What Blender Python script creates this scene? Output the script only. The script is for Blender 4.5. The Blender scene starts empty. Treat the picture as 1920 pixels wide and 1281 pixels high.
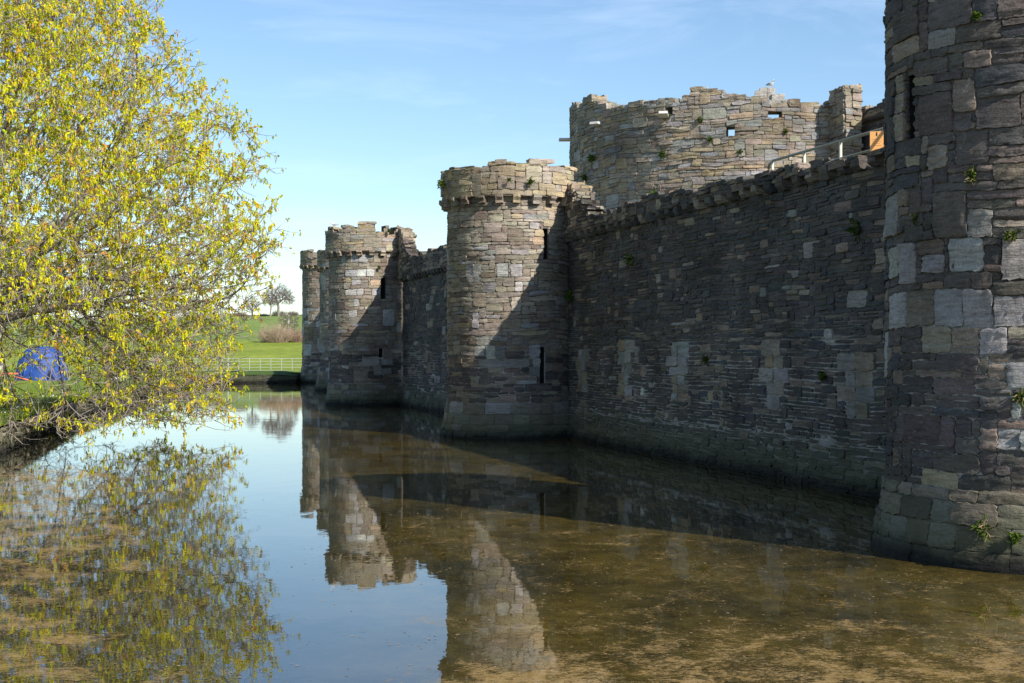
import bpy, math, random
import numpy as np
from mathutils import Vector, kdtree, Matrix

R = random.Random(11)
N = np.random.default_rng(11)
sc = bpy.context.scene
COL = sc.collection
rad = math.radians

# ------------------------------------------------------------------ helpers
def link(o, parent=None):
    COL.objects.link(o)
    if parent is not None:
        o.parent = parent
    return o

def tag(o, label=None, cat=None, group=None, kind=None):
    if label: o['label'] = label
    if cat: o['category'] = cat
    if group: o['group'] = group
    if kind: o['kind'] = kind
    return o

def thing(name, label, cat, loc=(0, 0, 0), rotz=0.0, group=None):
    o = bpy.data.objects.new(name, None)
    o.empty_display_size = .3
    o.location = loc
    o.rotation_euler = (0, 0, rotz)
    link(o)
    return tag(o, label, cat, group)

def mesh(name, verts, faces, mat, parent=None, cols=None, smooth=False):
    """verts (n,3); faces: list of int arrays (m,k)."""
    verts = np.asarray(verts, dtype=np.float32).reshape(-1, 3)
    if isinstance(faces, np.ndarray):
        faces = [faces]
    faces = [np.asarray(f, dtype=np.int32) for f in faces if len(f)]
    me = bpy.data.meshes.new(name)
    me.vertices.add(len(verts))
    me.vertices.foreach_set('co', verts.ravel())
    nl = sum(f.size for f in faces)
    npoly = sum(len(f) for f in faces)
    me.loops.add(nl)
    me.loops.foreach_set('vertex_index', np.concatenate([f.ravel() for f in faces]))
    me.polygons.add(npoly)
    tot = np.concatenate([np.full(len(f), f.shape[1], dtype=np.int32) for f in faces])
    st = np.concatenate([[0], np.cumsum(tot)[:-1]]).astype(np.int32)
    me.polygons.foreach_set('loop_start', st)
    me.polygons.foreach_set('loop_total', tot)
    me.polygons.foreach_set('use_smooth', np.full(npoly, smooth, dtype=bool))
    if cols is not None:
        c = np.asarray(cols, dtype=np.float32).reshape(-1, 3)
        a = me.color_attributes.new('tint', 'FLOAT_COLOR', 'POINT')
        a.data.foreach_set('color', np.hstack([c, np.ones((len(c), 1), np.float32)]).ravel())
    me.update(calc_edges=True)
    me.validate()
    if mat is not None:
        me.materials.append(mat)
    return link(bpy.data.objects.new(name, me), parent)

class Buf:
    """collects pieces of one mesh"""
    def __init__(s):
        s.v = []; s.q = []; s.t = []; s.c = []; s.n = 0
    def add(s, v, q=None, t=None, c=None):
        v = np.asarray(v, dtype=float).reshape(-1, 3)
        if q is not None and len(q): s.q.append(np.asarray(q, dtype=int).reshape(-1, 4) + s.n)
        if t is not None and len(t): s.t.append(np.asarray(t, dtype=int).reshape(-1, 3) + s.n)
        s.v.append(v)
        if c is None: c = (1, 1, 1)
        c = np.asarray(c, dtype=float)
        s.c.append(np.broadcast_to(c, (len(v), 3)))
        s.n += len(v)
    def build(s, name, mat, parent=None, smooth=False, fn=None):
        v = np.concatenate(s.v)
        if fn is not None: v = fn(v)
        f = []
        if s.q: f.append(np.concatenate(s.q))
        if s.t: f.append(np.concatenate(s.t))
        return mesh(name, v, f, mat, parent, np.concatenate(s.c), smooth)

BOXQ = np.array([(0, 3, 2, 1), (4, 5, 6, 7), (0, 1, 5, 4), (1, 2, 6, 5), (2, 3, 7, 6), (3, 0, 4, 7)])
def box_v(x0, x1, y0, y1, z0, z1):
    return [(x0, y0, z0), (x1, y0, z0), (x1, y1, z0), (x0, y1, z0), (x0, y0, z1), (x1, y0, z1), (x1, y1, z1), (x0, y1, z1)]

def tube(pts, radii, k=5, cap=True):
    pts = np.asarray(pts, float); n = len(pts)
    radii = np.asarray(radii, float)
    tan = np.gradient(pts, axis=0)
    tan /= (np.linalg.norm(tan, axis=1)[:, None] + 1e-9)
    ref = np.array([0.31, 0.17, 0.93]) if abs(tan[0, 2]) < .8 else np.array([1.0, .1, .05])
    a = np.cross(tan, ref); a /= (np.linalg.norm(a, axis=1)[:, None] + 1e-9)
    b = np.cross(tan, a)
    th = np.arange(k) * 2 * math.pi / k
    v = pts[:, None, :] + radii[:, None, None] * (a[:, None, :] * np.cos(th)[None, :, None] + b[:, None, :] * np.sin(th)[None, :, None])
    v = v.reshape(-1, 3)
    i = np.arange(n - 1)[:, None] * k; j = np.arange(k)[None, :]; j2 = (j + 1) % k
    q = np.stack([i + j, i + j2, i + k + j2, i + k + j], axis=-1).reshape(-1, 4)
    t = None
    if cap:
        v = np.vstack([v, pts[:1], pts[-1:]])
        c0, c1 = n * k, n * k + 1
        t = [(c0, (x + 1) % k, x) for x in range(k)] + [(c1, (n - 1) * k + x, (n - 1) * k + (x + 1) % k) for x in range(k)]
    return v, q, t

_ph = N.random((12, 3)) * 6.28
def wob(a, b, f=1.0):
    """cheap smooth noise about -1..1 of two coordinates"""
    s = 0
    for i in range(6):
        ang = i * 1.047 + .4; fr = f * (.7 + .37 * i)
        s = s + np.sin(fr * (a * math.cos(ang) + b * math.sin(ang)) + _ph[i, 0] + 1.3 * np.sin(.6 * fr * (a * math.sin(ang) - b * math.cos(ang)) + _ph[i, 1]))
    return s / 4.2

# ------------------------------------------------------------------ materials
def new_mat(name):
    m = bpy.data.materials.new(name); m.use_nodes = True
    nt = m.node_tree; nt.nodes.clear()
    out = nt.nodes.new('ShaderNodeOutputMaterial')
    return m, nt, out

def nd(nt, typ, **kw):
    n = nt.nodes.new(typ)
    for k, v in kw.items():
        if k.startswith('i_'):
            n.inputs[int(k[2:])].default_value = v
        else:
            setattr(n, k, v)
    return n

def ramp(nt, src, stops):
    r = nt.nodes.new('ShaderNodeValToRGB')
    e = r.color_ramp.elements
    while len(e) < len(stops): e.new(.5)
    for i, (p, c) in enumerate(stops):
        e[i].position = p
        e[i].color = tuple(c) + (1,) if len(c) == 3 else c
    nt.links.new(src, r.inputs[0])
    return r.outputs[0]

def mixc(nt, fac, a, b, mode='MIX'):
    m = nt.nodes.new('ShaderNodeMix'); m.data_type = 'RGBA'; m.blend_type = mode
    L = nt.links
    if isinstance(fac, (int, float)): m.inputs[0].default_value = fac
    else: L.new(fac, m.inputs[0])
    for s, i in ((a, 6), (b, 7)):
        if isinstance(s, tuple): m.inputs[i].default_value = s if len(s) == 4 else s + (1,)
        else: L.new(s, m.inputs[i])
    return m.outputs[2]

def math_n(nt, op, a, b=None, clamp=False):
    m = nt.nodes.new('ShaderNodeMath'); m.operation = op; m.use_clamp = clamp
    for s, i in ((a, 0), (b, 1)):
        if s is None: continue
        if isinstance(s, (int, float)): m.inputs[i].default_value = s
        else: nt.links.new(s, m.inputs[i])
    return m.outputs[0]

def noise(nt, vec, scale, detail=4, rough=.6, dist=0.0):
    n = nt.nodes.new('ShaderNodeTexNoise')
    n.inputs['Scale'].default_value = scale; n.inputs['Detail'].default_value = detail
    n.inputs['Roughness'].default_value = rough; n.inputs['Distortion'].default_value = dist
    if vec is not None: nt.links.new(vec, n.inputs['Vector'])
    return n.outputs['Fac']

def scaled(nt, vec, s):
    m = nt.nodes.new('ShaderNodeMapping'); m.inputs['Scale'].default_value = s
    nt.links.new(vec, m.inputs['Vector'])
    return m.outputs[0]

def stone_mat(name, bump=.5, moss=.5, det=1.0):
    m, nt, out = new_mat(name); L = nt.links
    at = nd(nt, 'ShaderNodeAttribute', attribute_name='tint')
    geo = nt.nodes.new('ShaderNodeNewGeometry'); pos = geo.outputs['Position']
    bed = noise(nt, scaled(nt, pos, (2.2, 2.2, 16)), 1.3 * det, 5, .65, .4)
    fine = noise(nt, pos, 22 * det, 4, .7)
    big = noise(nt, pos, .55, 3, .6)
    c = mixc(nt, 1.0, at.outputs['Color'], ramp(nt, bed, [(.28, (.5, .48, .46)), (.45, (.95, .95, .95)), (.75, (1.3, 1.3, 1.3))]), 'MULTIPLY')
    c = mixc(nt, 1.0, c, ramp(nt, fine, [(.25, (.66, .66, .66)), (.75, (1.3, 1.3, 1.3))]), 'MULTIPLY')
    c = mixc(nt, 1.0, c, ramp(nt, big, [(.3, (.62, .60, .58)), (.7, (1.25, 1.25, 1.25))]), 'MULTIPLY')
    # pale lichen spots
    li = noise(nt, pos, 7.5, 5, .75, .6)
    c = mixc(nt, ramp(nt, li, [(.60, (0, 0, 0)), (.72, (.55, .55, .55))]), c, (.36, .35, .31))
    # green growth
    mo = noise(nt, pos, 1.7, 6, .72)
    c = mixc(nt, math_n(nt, 'MULTIPLY', ramp(nt, mo, [(.58, (0, 0, 0)), (.70, (1, 1, 1))]), moss), c, (.055, .075, .02))
    # tide mark: wet and slimy stone just above the water
    sep = nt.nodes.new('ShaderNodeSeparateXYZ'); L.new(pos, sep.inputs[0])
    zz = math_n(nt, 'ADD', sep.outputs[2], math_n(nt, 'MULTIPLY', math_n(nt, 'SUBTRACT', mo, .5), .55))
    wet = ramp(nt, zz, [(.07, (1, 1, 1)), (.36, (0, 0, 0))])
    grn = ramp(nt, math_n(nt, 'MULTIPLY', zz, .5), [(.16, (.75, .75, .75)), (.62, (0, 0, 0))])
    c = mixc(nt, grn, c, (.085, .09, .045))
    c = mixc(nt, wet, c, (.016, .016, .013))
    bs = nd(nt, 'ShaderNodeBsdfPrincipled'); L.new(c, bs.inputs['Base Color'])
    bs.inputs['Roughness'].default_value = .9; bs.inputs['Specular IOR Level'].default_value = .25
    h = math_n(nt, 'ADD', math_n(nt, 'MULTIPLY', bed, 1.0), math_n(nt, 'MULTIPLY', fine, .35))
    h = math_n(nt, 'ADD', h, math_n(nt, 'MULTIPLY', noise(nt, pos, 7 * det, 5, .7), .8))
    bp = nd(nt, 'ShaderNodeBump'); bp.inputs['Strength'].default_value = bump; bp.inputs['Distance'].default_value = .035 / det
    L.new(h, bp.inputs['Height']); L.new(bp.outputs[0], bs.inputs['Normal'])
    L.new(bs.outputs[0], out.inputs[0])
    return m

def simple_mat(name, col, rough=.7, var=.15, scale=6.0, metallic=0.0, bump=0.0, attr=False, spec=.4):
    m, nt, out = new_mat(name); L = nt.links
    tc = nt.nodes.new('ShaderNodeTexCoord')
    n = noise(nt, tc.outputs['Object'], scale, 4, .6)
    lo, hi = 1 - var, 1 + var
    r = ramp(nt, n, [(.3, (lo, lo, lo)), (.7, (hi, hi, hi))])
    if attr:
        at = nd(nt, 'ShaderNodeAttribute', attribute_name='tint')
        c = mixc(nt, 1.0, at.outputs['Color'], r, 'MULTIPLY')
    else:
        c = mixc(nt, 1.0, tuple(col), r, 'MULTIPLY')
    bs = nd(nt, 'ShaderNodeBsdfPrincipled'); L.new(c, bs.inputs['Base Color'])
    bs.inputs['Roughness'].default_value = rough; bs.inputs['Metallic'].default_value = metallic
    bs.inputs['Specular IOR Level'].default_value = spec
    if bump:
        bp = nd(nt, 'ShaderNodeBump'); bp.inputs['Strength'].default_value = bump; bp.inputs['Distance'].default_value = .02
        L.new(n, bp.inputs['Height']); L.new(bp.outputs[0], bs.inputs['Normal'])
    L.new(bs.outputs[0], out.inputs[0])
    return m

def leaf_mat(name, trans=.35):
    m, nt, out = new_mat(name); L = nt.links
    at = nd(nt, 'ShaderNodeAttribute', attribute_name='tint')
    d = nd(nt, 'ShaderNodeBsdfDiffuse'); t = nd(nt, 'ShaderNodeBsdfTranslucent')
    L.new(at.outputs['Color'], d.inputs[0]); L.new(at.outputs['Color'], t.inputs[0])
    mx = nd(nt, 'ShaderNodeMixShader'); mx.inputs[0].default_value = trans
    L.new(d.outputs[0], mx.inputs[1]); L.new(t.outputs[0], mx.inputs[2])
    L.new(mx.outputs[0], out.inputs[0])
    return m

def grass_mat(name, a, b, scale=.6, bump=.4, dry=.0):
    m, nt, out = new_mat(name); L = nt.links
    geo = nt.nodes.new('ShaderNodeNewGeometry'); pos = geo.outputs['Position']
    n1 = noise(nt, pos, scale, 5, .65); n2 = noise(nt, scaled(nt, pos, (1, .35, 1)), scale * 9, 4, .7)
    n3 = noise(nt, scaled(nt, pos, (1, .3, 1)), scale * .12, 3, .5)
    c = mixc(nt, ramp(nt, n1, [(.35, (0, 0, 0)), (.65, (1, 1, 1))]), tuple(a), tuple(b))
    c = mixc(nt, 1.0, c, ramp(nt, n2, [(.25, (.7, .7, .65)), (.75, (1.28, 1.25, 1.2))]), 'MULTIPLY')
    c = mixc(nt, 1.0, c, ramp(nt, n3, [(.3, (.86, .9, .85)), (.7, (1.12, 1.08, 1.1))]), 'MULTIPLY')
    if dry:
        c = mixc(nt, ramp(nt, noise(nt, pos, scale * 2.7, 5, .7), [(.6, (0, 0, 0)), (.75, (dry, dry, dry))]), c, (.20, .19, .05))
    bs = nd(nt, 'ShaderNodeBsdfPrincipled'); L.new(c, bs.inputs['Base Color'])
    bs.inputs['Roughness'].default_value = .9; bs.inputs['Specular IOR Level'].default_value = .15
    bp = nd(nt, 'ShaderNodeBump'); bp.inputs['Strength'].default_value = bump; bp.inputs['Distance'].default_value = .08
    L.new(n2, bp.inputs['Height']); L.new(bp.outputs[0], bs.inputs['Normal'])
    L.new(bs.outputs[0], out.inputs[0])
    return m

M = {}
M['stone'] = stone_mat('weathered_stone', .9, .3)
M['stone_near'] = stone_mat('weathered_stone_close', 1.0, .25, 1.35)
M['stone_far'] = stone_mat('weathered_stone_far', .85, .4, .7)
M['mossy'] = stone_mat('mossy_stone', .5, .8)
M['bark'] = simple_mat('bark', (.17, .14, .11), .9, .35, 9, bump=.5, attr=False)
M['twig'] = simple_mat('twig_bark', (.26, .225, .185), .85, .25, 5)
M['pale_bark'] = simple_mat('pale_bark', (.42, .38, .33), .9, .35, 4, bump=.5)
M['far_twig'] = simple_mat('far_bare_twigs', (.135, .10, .095), .9, .2, 2)
M['far_trunk'] = simple_mat('far_trunk', (.23, .20, .17), .9, .2, 2)
M['leaf'] = leaf_mat('spring_leaf', .4)
M['plant'] = leaf_mat('wall_plant_leaf', .3)
M['brush'] = simple_mat('brown_brush', (.33, .235, .16), .9, .2, 1, attr=True)
M['railpaint'] = simple_mat('grey_white_rail_paint', (.42, .44, .45), .45, .06, 3)
M['railgreen'] = simple_mat('dull_handrail_paint', (.20, .20, .15), .4, .12, 6)
M['postgrey'] = simple_mat('pale_post_paint', (.50, .49, .40), .5, .1, 6)
M['board'] = simple_mat('orange_board', (.72, .36, .12), .5, .06, 8)
M['ink'] = simple_mat('dark_ink', (.02, .015, .012), .6, .05)
M['slab'] = simple_mat('pale_slab', (.62, .61, .58), .6, .08, 5)
M['tent'] = simple_mat('blue_tent_cloth', (.022, .070, .29), .6, .22, 3, bump=.3)
M['tentdark'] = simple_mat('dark_tent_inside', (.006, .012, .05), .8, .1)
M['orange'] = simple_mat('orange_paint', (.80, .17, .04), .45, .1, 6)
M['rubber'] = simple_mat('black_rubber', (.015, .015, .016), .7, .1)
M['white'] = simple_mat('white_cloth', (.75, .75, .74), .8, .08, 6)
M['gull_white'] = simple_mat('white_feather', (.80, .80, .79), .8, .05, 20)
M['gull_grey'] = simple_mat('grey_feather', (.30, .32, .34), .8, .08, 20)
M['beak'] = simple_mat('yellow_beak', (.6, .35, .04), .5, .05)
M['lawn'] = grass_mat('lawn_grass', (.115, .17, .018), (.20, .25, .03), .5, .5)
M['field_low'] = grass_mat('lower_field_grass', (.17, .225, .025), (.24, .285, .04), .12, .3, .3)
M['field_up'] = grass_mat('upper_field_grass', (.15, .215, .05), (.19, .25, .065), .05, .2)
M['turf_shade'] = grass_mat('turf_painted_shade', (.045, .085, .014), (.075, .12, .02), .8, .5)  # landing turf, with the castle's shadow painted in as a darker green
M['slit_shade'] = simple_mat('slit_painted_shade', (.018, .016, .014), .95, .3, 5)  # shade of the deep slit recess, painted as a near-black lining
M['earth'] = simple_mat('courtyard_earth', (.2, .18, .12), .95, .2, .5)

# water: murky body lit by the sun, a fresnel mirror on top, and a film of scum drifting in patches
def water_mat():
    m, nt, out = new_mat('moat_water'); L = nt.links
    geo = nt.nodes.new('ShaderNodeNewGeometry'); pos = geo.outputs['Position']
    sep = nt.nodes.new('ShaderNodeSeparateXYZ'); L.new(pos, sep.inputs[0]); X, Y = sep.outputs[0], sep.outputs[1]
    ma = lambda op, a, b=None, c=False: math_n(nt, op, a, b, c)
    n1 = noise(nt, scaled(nt, pos, (1, .8, 1)), .42, 5, .6, .5)
    n2 = noise(nt, pos, 3.2, 6, .72, .4)
    n4 = noise(nt, pos, 16, 4, .7)
    c = mixc(nt, ramp(nt, n1, [(.34, (0, 0, 0)), (.62, (1, 1, 1))]), (.028, .024, .008), (.094, .068, .015))
    c = mixc(nt, 1.0, c, ramp(nt, n2, [(.3, (.5, .5, .5)), (.7, (1.4, 1.38, 1.3))]), 'MULTIPLY')
    c = mixc(nt, 1.0, c, ramp(nt, n4, [(.3, (.8, .8, .8)), (.7, (1.2, 1.2, 1.17))]), 'MULTIPLY')
    lane = ma('DIVIDE', ma('ADD', X, ma('ADD', 2.0, ma('MULTIPLY', ma('SUBTRACT', Y, 12), .20))), 2.2, True)   # shallow beside the castle, deeper in mid channel
    c = mixc(nt, lane, (.014, .014, .009), c)
    bs = nd(nt, 'ShaderNodeBsdfPrincipled'); L.new(c, bs.inputs['Base Color'])
    bs.inputs['Roughness'].default_value = .012; bs.inputs['IOR'].default_value = 1.7
    bp = nd(nt, 'ShaderNodeBump'); bp.inputs['Strength'].default_value = .10; bp.inputs['Distance'].default_value = .02
    h = ma('ADD', noise(nt, scaled(nt, pos, (1, .6, 1)), 1.6, 3, .5), ma('MULTIPLY', noise(nt, pos, 9, 2, .5), .10))
    L.new(h, bp.inputs['Height']); L.new(bp.outputs[0], bs.inputs['Normal'])
    # where the scum lies
    big = ma('MULTIPLY', ma('SUBTRACT', noise(nt, pos, .33, 4, .6), .5), 5.0)
    yy = ma('SUBTRACT', Y, 12.9)
    dl = ma('ADD', ma('DIVIDE', ma('SUBTRACT', ma('SUBTRACT', -2.3, ma('MULTIPLY', yy, .28)), X), 1.4), big)
    left = ma('MULTIPLY', ma('MULTIPLY', ma('MULTIPLY', dl, .8, True), .82), ma('DIVIDE', ma('SUBTRACT', 36, Y), 6, True))
    dr = ma('ADD', ma('DIVIDE', ma('ADD', X, ma('ADD', 1.5, ma('MULTIPLY', ma('SUBTRACT', Y, 12), .17))), 1.8), ma('MULTIPLY', big, .8))
    near = ma('ADD', .45, ma('DIVIDE', ma('SUBTRACT', 15, Y), 8, True))
    right = ma('MULTIPLY', ma('MULTIPLY', ma('MULTIPLY', dr, 1.0, True), near), ma('DIVIDE', ma('SUBTRACT', 29, Y), 8, True))
    wd = ma('ABSOLUTE', ma('ADD', ma('ADD', X, .2), ma('MULTIPLY', ma('SUBTRACT', Y, 34), .33)))
    wedge = ma('MULTIPLY', ma('SUBTRACT', 1.0, wd, True), ma('SUBTRACT', 1.0, ma('DIVIDE', ma('ABSOLUTE', ma('SUBTRACT', Y, 34.5)), 5), True))
    D = ma('MAXIMUM', ma('MAXIMUM', left, right), ma('MAXIMUM', ma('MULTIPLY', wedge, .42), .17))
    f = ma('ADD', ma('MULTIPLY', noise(nt, scaled(nt, pos, (1, .8, 1)), 1.7, 4, .65, .6), .34), ma('MULTIPLY', noise(nt, scaled(nt, pos, (.6, 1, 1)), 20, 8, .92, .8), .66))
    thr = ma('SUBTRACT', .625, ma('MULTIPLY', D, .15))
    mask = ma('DIVIDE', ma('SUBTRACT', f, thr), .035, True)
    sc_c = mixc(nt, ramp(nt, noise(nt, pos, 5, 5, .7), [(.3, (0, 0, 0)), (.7, (1, 1, 1))]), (.24, .155, .05), (.37, .255, .125))
    sc_c = mixc(nt, 1.0, sc_c, ramp(nt, noise(nt, pos, 38, 3, .7), [(.3, (.6, .6, .6)), (.7, (1.3, 1.3, 1.3))]), 'MULTIPLY')
    ds = nd(nt, 'ShaderNodeBsdfDiffuse'); L.new(sc_c, ds.inputs[0])
    mx = nd(nt, 'ShaderNodeMixShader'); L.new(ma('MULTIPLY', mask, .72), mx.inputs[0])
    L.new(bs.outputs[0], mx.inputs[1]); L.new(ds.outputs[0], mx.inputs[2])
    L.new(mx.outputs[0], out.inputs[0])
    return m
M['water'] = water_mat()
M['scum'] = simple_mat('floating_scum', (.3, .2, .12), .8, .2, 3, attr=True, spec=.2)

# ------------------------------------------------------------------ masonry
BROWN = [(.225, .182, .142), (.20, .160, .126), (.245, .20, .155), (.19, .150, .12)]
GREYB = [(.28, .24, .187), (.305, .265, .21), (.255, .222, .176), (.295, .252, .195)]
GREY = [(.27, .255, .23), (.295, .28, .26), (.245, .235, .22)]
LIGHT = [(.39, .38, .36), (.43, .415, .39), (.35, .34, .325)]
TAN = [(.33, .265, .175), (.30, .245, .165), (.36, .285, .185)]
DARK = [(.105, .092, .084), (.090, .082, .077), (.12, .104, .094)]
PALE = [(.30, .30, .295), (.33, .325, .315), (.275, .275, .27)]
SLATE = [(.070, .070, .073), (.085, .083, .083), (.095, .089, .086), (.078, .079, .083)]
PAL = dict(brown=BROWN, greyb=GREYB, grey=GREY, light=LIGHT, tan=TAN, dark=DARK, slate=SLATE, pale=PALE)

def pick(rng, mix):
    r = rng.random() * sum(mix.values())
    for k, w in mix.items():
        r -= w
        if r <= 0: break
    c = rng.choice(PAL[k]); g = rng.uniform(.86, 1.14)
    return tuple(x * g * rng.uniform(.95, 1.05) for x in c)

_T = {}
def grid_template(nx, ny):
    """front grid plus a ring behind its rim"""
    if (nx, ny) in _T: return _T[nx, ny]
    W = nx + 1
    idx = lambda i, j: j * W + i
    q = [(idx(i, j), idx(i + 1, j), idx(i + 1, j + 1), idx(i, j + 1)) for j in range(ny) for i in range(nx)]
    per = [idx(i, 0) for i in range(nx)] + [idx(nx, j) for j in range(ny)] + [idx(i, ny) for i in range(nx, 0, -1)] + [idx(0, j) for j in range(ny, 0, -1)]
    n0 = W * (ny + 1); m = len(per)
    for k in range(m):
        k2 = (k + 1) % m
        q.append((n0 + k, n0 + k2, n0 + m + k2, n0 + m + k))
    gi = np.array([(i, j) for j in range(ny + 1) for i in range(nx + 1)], float)
    edge = np.array([(i in (0, nx)) or (j in (0, ny)) for j in range(ny + 1) for i in range(nx + 1)])
    corner = np.array([(i in (0, nx)) and (j in (0, ny)) for j in range(ny + 1) for i in range(nx + 1)])
    _T[nx, ny] = (gi, edge, corner, np.array(per), np.array(q))
    return _T[nx, ny]

def rubble(buf, rng, u0, u1, v0, v1, mix, lod=(.14, .09), cu=.06, rows=(.07, .14), wr=(2, 9), top=None, holes=(), big=(),
           relief=.013, amp=.006, gap=(.003, .010), warp=.05, multi=(.74, .21, .05), nbig=0, bigmix=None, bigsize=((5, 10), (2, 5)), strata=.006):
    """irregular coursed stones in (u, v, w) with w pointing out of the wall"""
    hs = []; v = v0
    while v < v1 - .02:
        h = rng.uniform(*rows)
        if v + h > v1 - .03: h = v1 - v
        hs.append(h); v += h
    vb = v0 + np.concatenate([[0], np.cumsum(hs)])
    nr = len(hs); nu = max(2, int(round((u1 - u0) / cu))); cu = (u1 - u0) / nu
    ub = u0 + np.arange(nu + 1) * cu
    occ = np.zeros((nr, nu), bool)
    uc = (ub[:-1] + ub[1:]) / 2; vc = (vb[:-1] + vb[1:]) / 2
    if top is not None:
        tv = np.array([top(x) for x in uc]); occ |= vc[:, None] > tv[None, :]
    for (a, b, c, d) in holes:
        occ |= ((uc > a) & (uc < b))[None, :] & ((vc > c) & (vc < d))[:, None]
    stones = []
    def row_of(x): return int(np.clip(np.searchsorted(vb, x), 0, nr))
    for (a, b, c, d, kind) in big:
        i0, i1 = int(round((a - u0) / cu)), int(round((b - u0) / cu)); j0 = row_of(c - .03); j1 = max(row_of(d - .03), j0 + 1)
        i0 = max(i0, 0); i1 = min(i1, nu)
        if i1 <= i0 or j1 > nr: continue
        if occ[j0:j1, i0:i1].any(): continue
        occ[j0:j1, i0:i1] = True
        stones.append((i0, i1, j0, j1, pick(rng, {kind: 1}), 1))
    for _ in range(nbig):
        w = rng.randint(*bigsize[0]); h = rng.randint(*bigsize[1])
        if nu <= w or nr <= h: continue
        i0 = rng.randrange(0, nu - w); j0 = rng.randrange(0, nr - h)
        if occ[j0:j0 + h, i0:i0 + w].any(): continue
        occ[j0:j0 + h, i0:i0 + w] = True
        stones.append((i0, i0 + w, j0, j0 + h, pick(rng, bigmix or {'light': 1}), 1))
    for j in range(nr):
        i = 0
        while i < nu:
            if occ[j, i]: i += 1; continue
            x = rng.random(); hh = 1 if x < multi[0] else (2 if x < multi[0] + multi[1] else 3)
            w = rng.randint(*wr)
            if hh >= 2: w = max(3, int(w * .8))
            e = i
            while e < nu and e - i < w and not occ[j, e]: e += 1
            if nu - e == 1 and not occ[j, e]: e += 1
            hh = min(hh, nr - j)
            while hh > 1 and occ[j:j + hh, i:e].any(): hh -= 1
            occ[j:j + hh, i:e] = True
            mm = mix(uc[min(i, nu - 1)], vc[j]) if callable(mix) else mix
            stones.append((i, e, j, j + hh, pick(rng, mm), 0))
            i = e
    for (i0, i1, j0, j1, col, isbig) in stones:
        a, b, c, d = ub[i0], ub[i1], vb[j0], vb[j1]
        w, h = b - a, d - c
        nx = int(np.clip(round(w / lod[0]), 1, 9)); ny = int(np.clip(round(h / lod[1]), 1, 8))
        if w > .2 and nx < 2: nx = 2
        if h > .12 and ny < 2: ny = 2
        gi, edge, corner, per, q = grid_template(nx, ny)
        n0 = len(gi)
        g = rng.uniform(*gap)
        uu = a + g + (w - 2 * g) * gi[:, 0] / nx; vv = c + g + (h - 2 * g) * gi[:, 1] / ny
        rr = N.normal(0, 1, (n0, 4))
        jit = min(.012, .12 * h)
        uu = uu + rr[:, 0] * jit * .8; vv = vv + rr[:, 1] * jit * .6
        cx, cy = (a + b) / 2, (c + d) / 2
        k = np.where(corner, min(.013, .10 * h), 0.0)
        uu -= np.sign(uu - cx) * k * .8; vv -= np.sign(vv - cy) * k * .6
        base = .017 + abs(rng.gauss(0, relief)) + (.006 if isbig else 0)
        tu, tv_ = rng.gauss(0, .02), rng.gauss(0, .05)
        ww = base + tu * (uu - cx) + tv_ * (vv - cy) + rr[:, 2] * amp - np.where(edge, .003, 0) - np.where(corner, .003, 0)
        if ny > 1:
            ww = ww + N.normal(0, strata, ny + 1)[gi[:, 1].astype(int)] * np.where(edge, .5, 1)
        pu, pv = uu[per], vv[per]
        m = len(per); V = np.empty((n0 + 2 * m, 3))
        V[:n0, 0] = uu; V[:n0, 1] = vv; V[:n0, 2] = ww
        V[n0:n0 + m, 0] = pu + (pu > cx) * .003 - (pu < cx) * .003; V[n0:n0 + m, 1] = pv + (pv > cy) * .003 - (pv < cy) * .003; V[n0:n0 + m, 2] = -.02
        V[n0 + m:, 0] = pu; V[n0 + m:, 1] = pv; V[n0 + m:, 2] = ww[per]
        if warp:
            x, y = V[:, 0].copy(), V[:, 1].copy()
            V[:, 1] += warp * wob(x, y * .5, 1.1) + warp * .35 * wob(x, y, 3.1)
            V[:, 0] += warp * .35 * wob(y, x * .6, 2.3)
        cc = np.array(col) * (1 + np.clip(N.normal(0, .05, (len(V), 1)), -.12, .12))
        buf.add(V, q, None, cc)
    return len(stones)

def backing(buf, u0, u1, v0, top, thick, du=.25, holes=(), col=(.22, .20, .175), dv=None):
    """the mortar core of the wall: columns of its full thickness with the openings left out"""
    brk = set(np.round(np.linspace(u0, u1, max(2, int(math.ceil((u1 - u0) / du)) + 1)), 4))
    for (a, b, c, d) in holes: brk |= {round(a, 4), round(b, 4)}
    brk = sorted(x for x in brk if u0 - 1e-6 <= x <= u1 + 1e-6)
    for a, b in zip(brk[:-1], brk[1:]):
        if b - a < 1e-4: continue
        m = (a + b) / 2; t = top(m) - .05
        iv = [(v0, t)]
        for (ha, hb, hc, hd) in holes:
            if ha < m < hb:
                nv = []
                for (p, q) in iv:
                    if hc > p: nv.append((p, min(q, hc)))
                    if hd < q: nv.append((max(p, hd), q))
                iv = nv
        for (p, q) in iv:
            if q - p < .01: continue
            ns = max(1, int(round((q - p) / .45)))
            for z in range(ns):
                p1, q1 = p + (q - p) * z / ns, p + (q - p) * (z + 1) / ns
                k = col(m, (p1 + q1) / 2) if callable(col) else col
                v8 = np.array([(a, p1, 0), (b, p1, 0), (b, p1, -thick), (a, p1, -thick), (a, q1, 0), (b, q1, 0), (b, q1, -thick), (a, q1, -thick)])
                buf.add(v8[BOXQ[:, ::-1]].reshape(-1, 3), np.arange(24).reshape(6, 4), None, k)

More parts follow.
